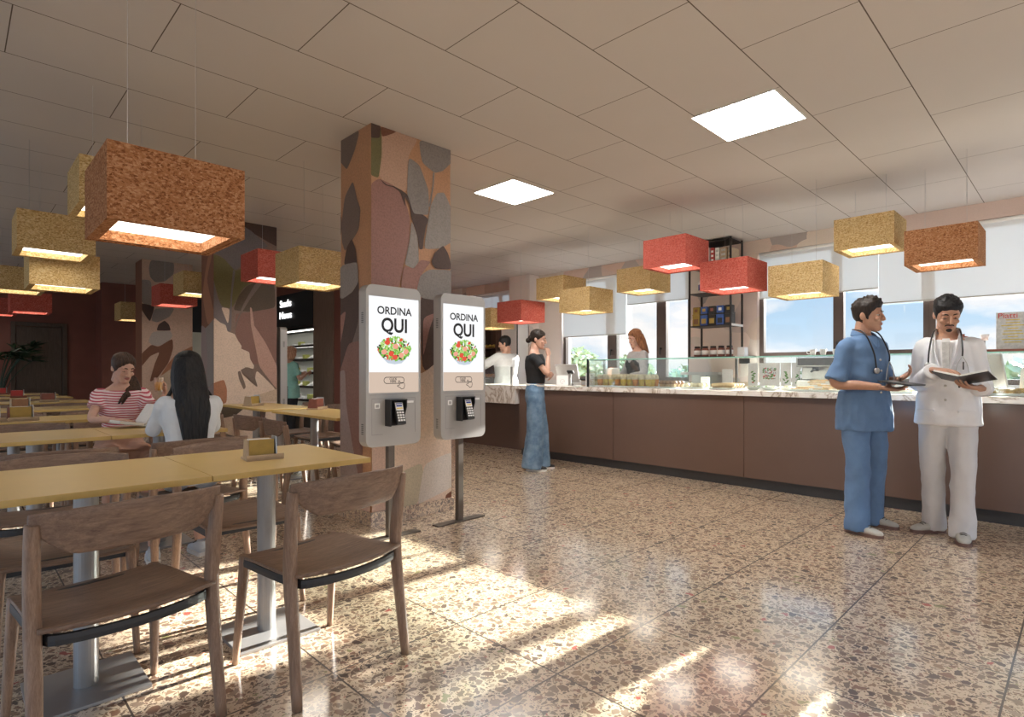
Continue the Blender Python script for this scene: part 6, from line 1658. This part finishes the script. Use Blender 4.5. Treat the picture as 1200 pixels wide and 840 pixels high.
    bm = BM(); lathe(bm, (0, 0, 0), [(.026, 0), (.033, .1), (.031, .1), (.025, .006), (0, .006)], 18); new_obj('tumbler', bm, 'glass', t, True)
    bm = BM(); lathe(bm, (0, 0, .007), [(.0245, 0), (.0285, .06), (0, .06)], 18); new_obj('juice', bm, 'juice', t, True)
    t = local_thing(P, 'book', 'open white book on the table in front of the woman in stripes', 'book', (-.03, .43, .772), RZ(8))
    bm = BM()
    for s in (-1, 1): box(bm, (s * .075, 0, .016), (.15, .2, .004), RY(-s * 10))
    new_obj('cover', bm, 'cup_grey', t); bm = BM()
    for s in (-1, 1): box(bm, (s * .073, 0, .026), (.142, .19, .014), RY(-s * 10))
    box(bm, (-.05, -.01, .085), (.004, .19, .14), RY(-32)); new_obj('pages', bm, 'napkin', t)
# ---------------------------------------------------------------- light, sky, camera
def build_light():
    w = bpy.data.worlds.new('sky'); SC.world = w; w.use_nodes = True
    nt = w.node_tree; nt.nodes.clear()
    out = nt.nodes.new('ShaderNodeOutputWorld'); bg = nt.nodes.new('ShaderNodeBackground')
    tc = nt.nodes.new('ShaderNodeTexCoord').outputs['Generated']
    s = nd(nt, 'ShaderNodeSeparateXYZ', Vector=tc)
    sky = ramp(nt, nd(nt, 'ShaderNodeMapRange', Value=s.outputs[2], From_Min=-.15, From_Max=.6).outputs[0], [(0., (.40, .38, .33)), (.18, (.42, .45, .42)), (.2, (.78, .86, .93)), (.3, (.55, .74, .93)), (.55, (.34, .58, .88)), (1., (.2, .42, .78))])
    mp = nd(nt, 'ShaderNodeMapping', Vector=tc, Scale=(1., 1., 2.6), Location=(.35, .1, .0)).outputs[0]
    n = nd(nt, 'ShaderNodeTexNoise', Vector=mp, Scale=3.4, Detail=7., Roughness=.55)
    hi = nd(nt, 'ShaderNodeMapRange', Value=s.outputs[2], From_Min=.0, From_Max=.3, To_Min=.13, To_Max=-.03).outputs[0]
    f = nd(nt, 'ShaderNodeMapRange', Value=mth(nt, 'ADD', n.outputs[0], hi), From_Min=.48, From_Max=.6).outputs[0]
    up = nd(nt, 'ShaderNodeMapRange', Value=s.outputs[2], From_Min=-.01, From_Max=.02).outputs[0]
    c = mixc(nt, mth(nt, 'MULTIPLY', f, up), sky, (1.05, 1.01, 1.0))
    hi2 = nd(nt, 'ShaderNodeMapRange', {'interpolation_type': 'SMOOTHSTEP'}, Value=s.outputs[2], From_Min=.28, From_Max=.7, To_Min=WORLD, To_Max=WORLD * ZENITH_FILL).outputs[0]  # overhead sky boosted out of view as added fill for the interior
    lo2 = nd(nt, 'ShaderNodeMapRange', {'interpolation_type': 'SMOOTHSTEP'}, Value=s.outputs[2], From_Min=-.5, From_Max=-.12, To_Min=WORLD * GROUND_FILL, To_Max=0.).outputs[0]  # added glow below the horizon, lifts the ceiling near the windows
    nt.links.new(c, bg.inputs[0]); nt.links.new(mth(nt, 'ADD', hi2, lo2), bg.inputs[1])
    nt.links.new(bg.outputs[0], out.inputs[0])
    L = bpy.data.lights.new('sun', 'SUN'); L.energy = SUN; L.angle = math.radians(.7); L.color = (1., .965, .9)
    o = bpy.data.objects.new('sun', L); COL.objects.link(o); o.location = (12, 0, 6)
    d = V((-1., .06, -.286)).normalized()
    o.rotation_euler = d.to_track_quat('-Z', 'Y').to_euler()

WORLD, ZENITH_FILL, GROUND_FILL, SUN = .62, 9., 4.5, 30.
def build_camera():
    cam = bpy.data.cameras.new('camera'); o = bpy.data.objects.new('camera', cam); COL.objects.link(o)
    cam.sensor_width = 36.; cam.lens = 20.; cam.clip_start = .05; cam.clip_end = 200
    a = math.radians(45.41)
    o.location = (0, 0, 1.138); o.rotation_euler = (PI / 2, 0, -(PI / 2 - a))
    cam.shift_y = (436.1 - 420.) / 1200.
    SC.camera = o

mats(); build_room(); build_lamps(); build_dining(); build_plants(); build_kiosks(); build_counter(); build_goods(); build_fridges(); build_people()
build_light(); build_camera()
SC.view_settings.view_transform = 'Standard'; SC.view_settings.look = 'None'; SC.view_settings.gamma = 1.; SC.view_settings.use_curve_mapping = False
SC.view_settings.exposure = .78
SC.cycles.use_denoising = True
SC.cycles.max_bounces = 10; SC.cycles.diffuse_bounces = 5; SC.cycles.glossy_bounces = 4; SC.cycles.transparent_max_bounces = 16; SC.cycles.transmission_bounces = 6
SC.cycles.sample_clamp_indirect = 6.; SC.cycles.caustics_reflective = False; SC.cycles.caustics_refractive = False
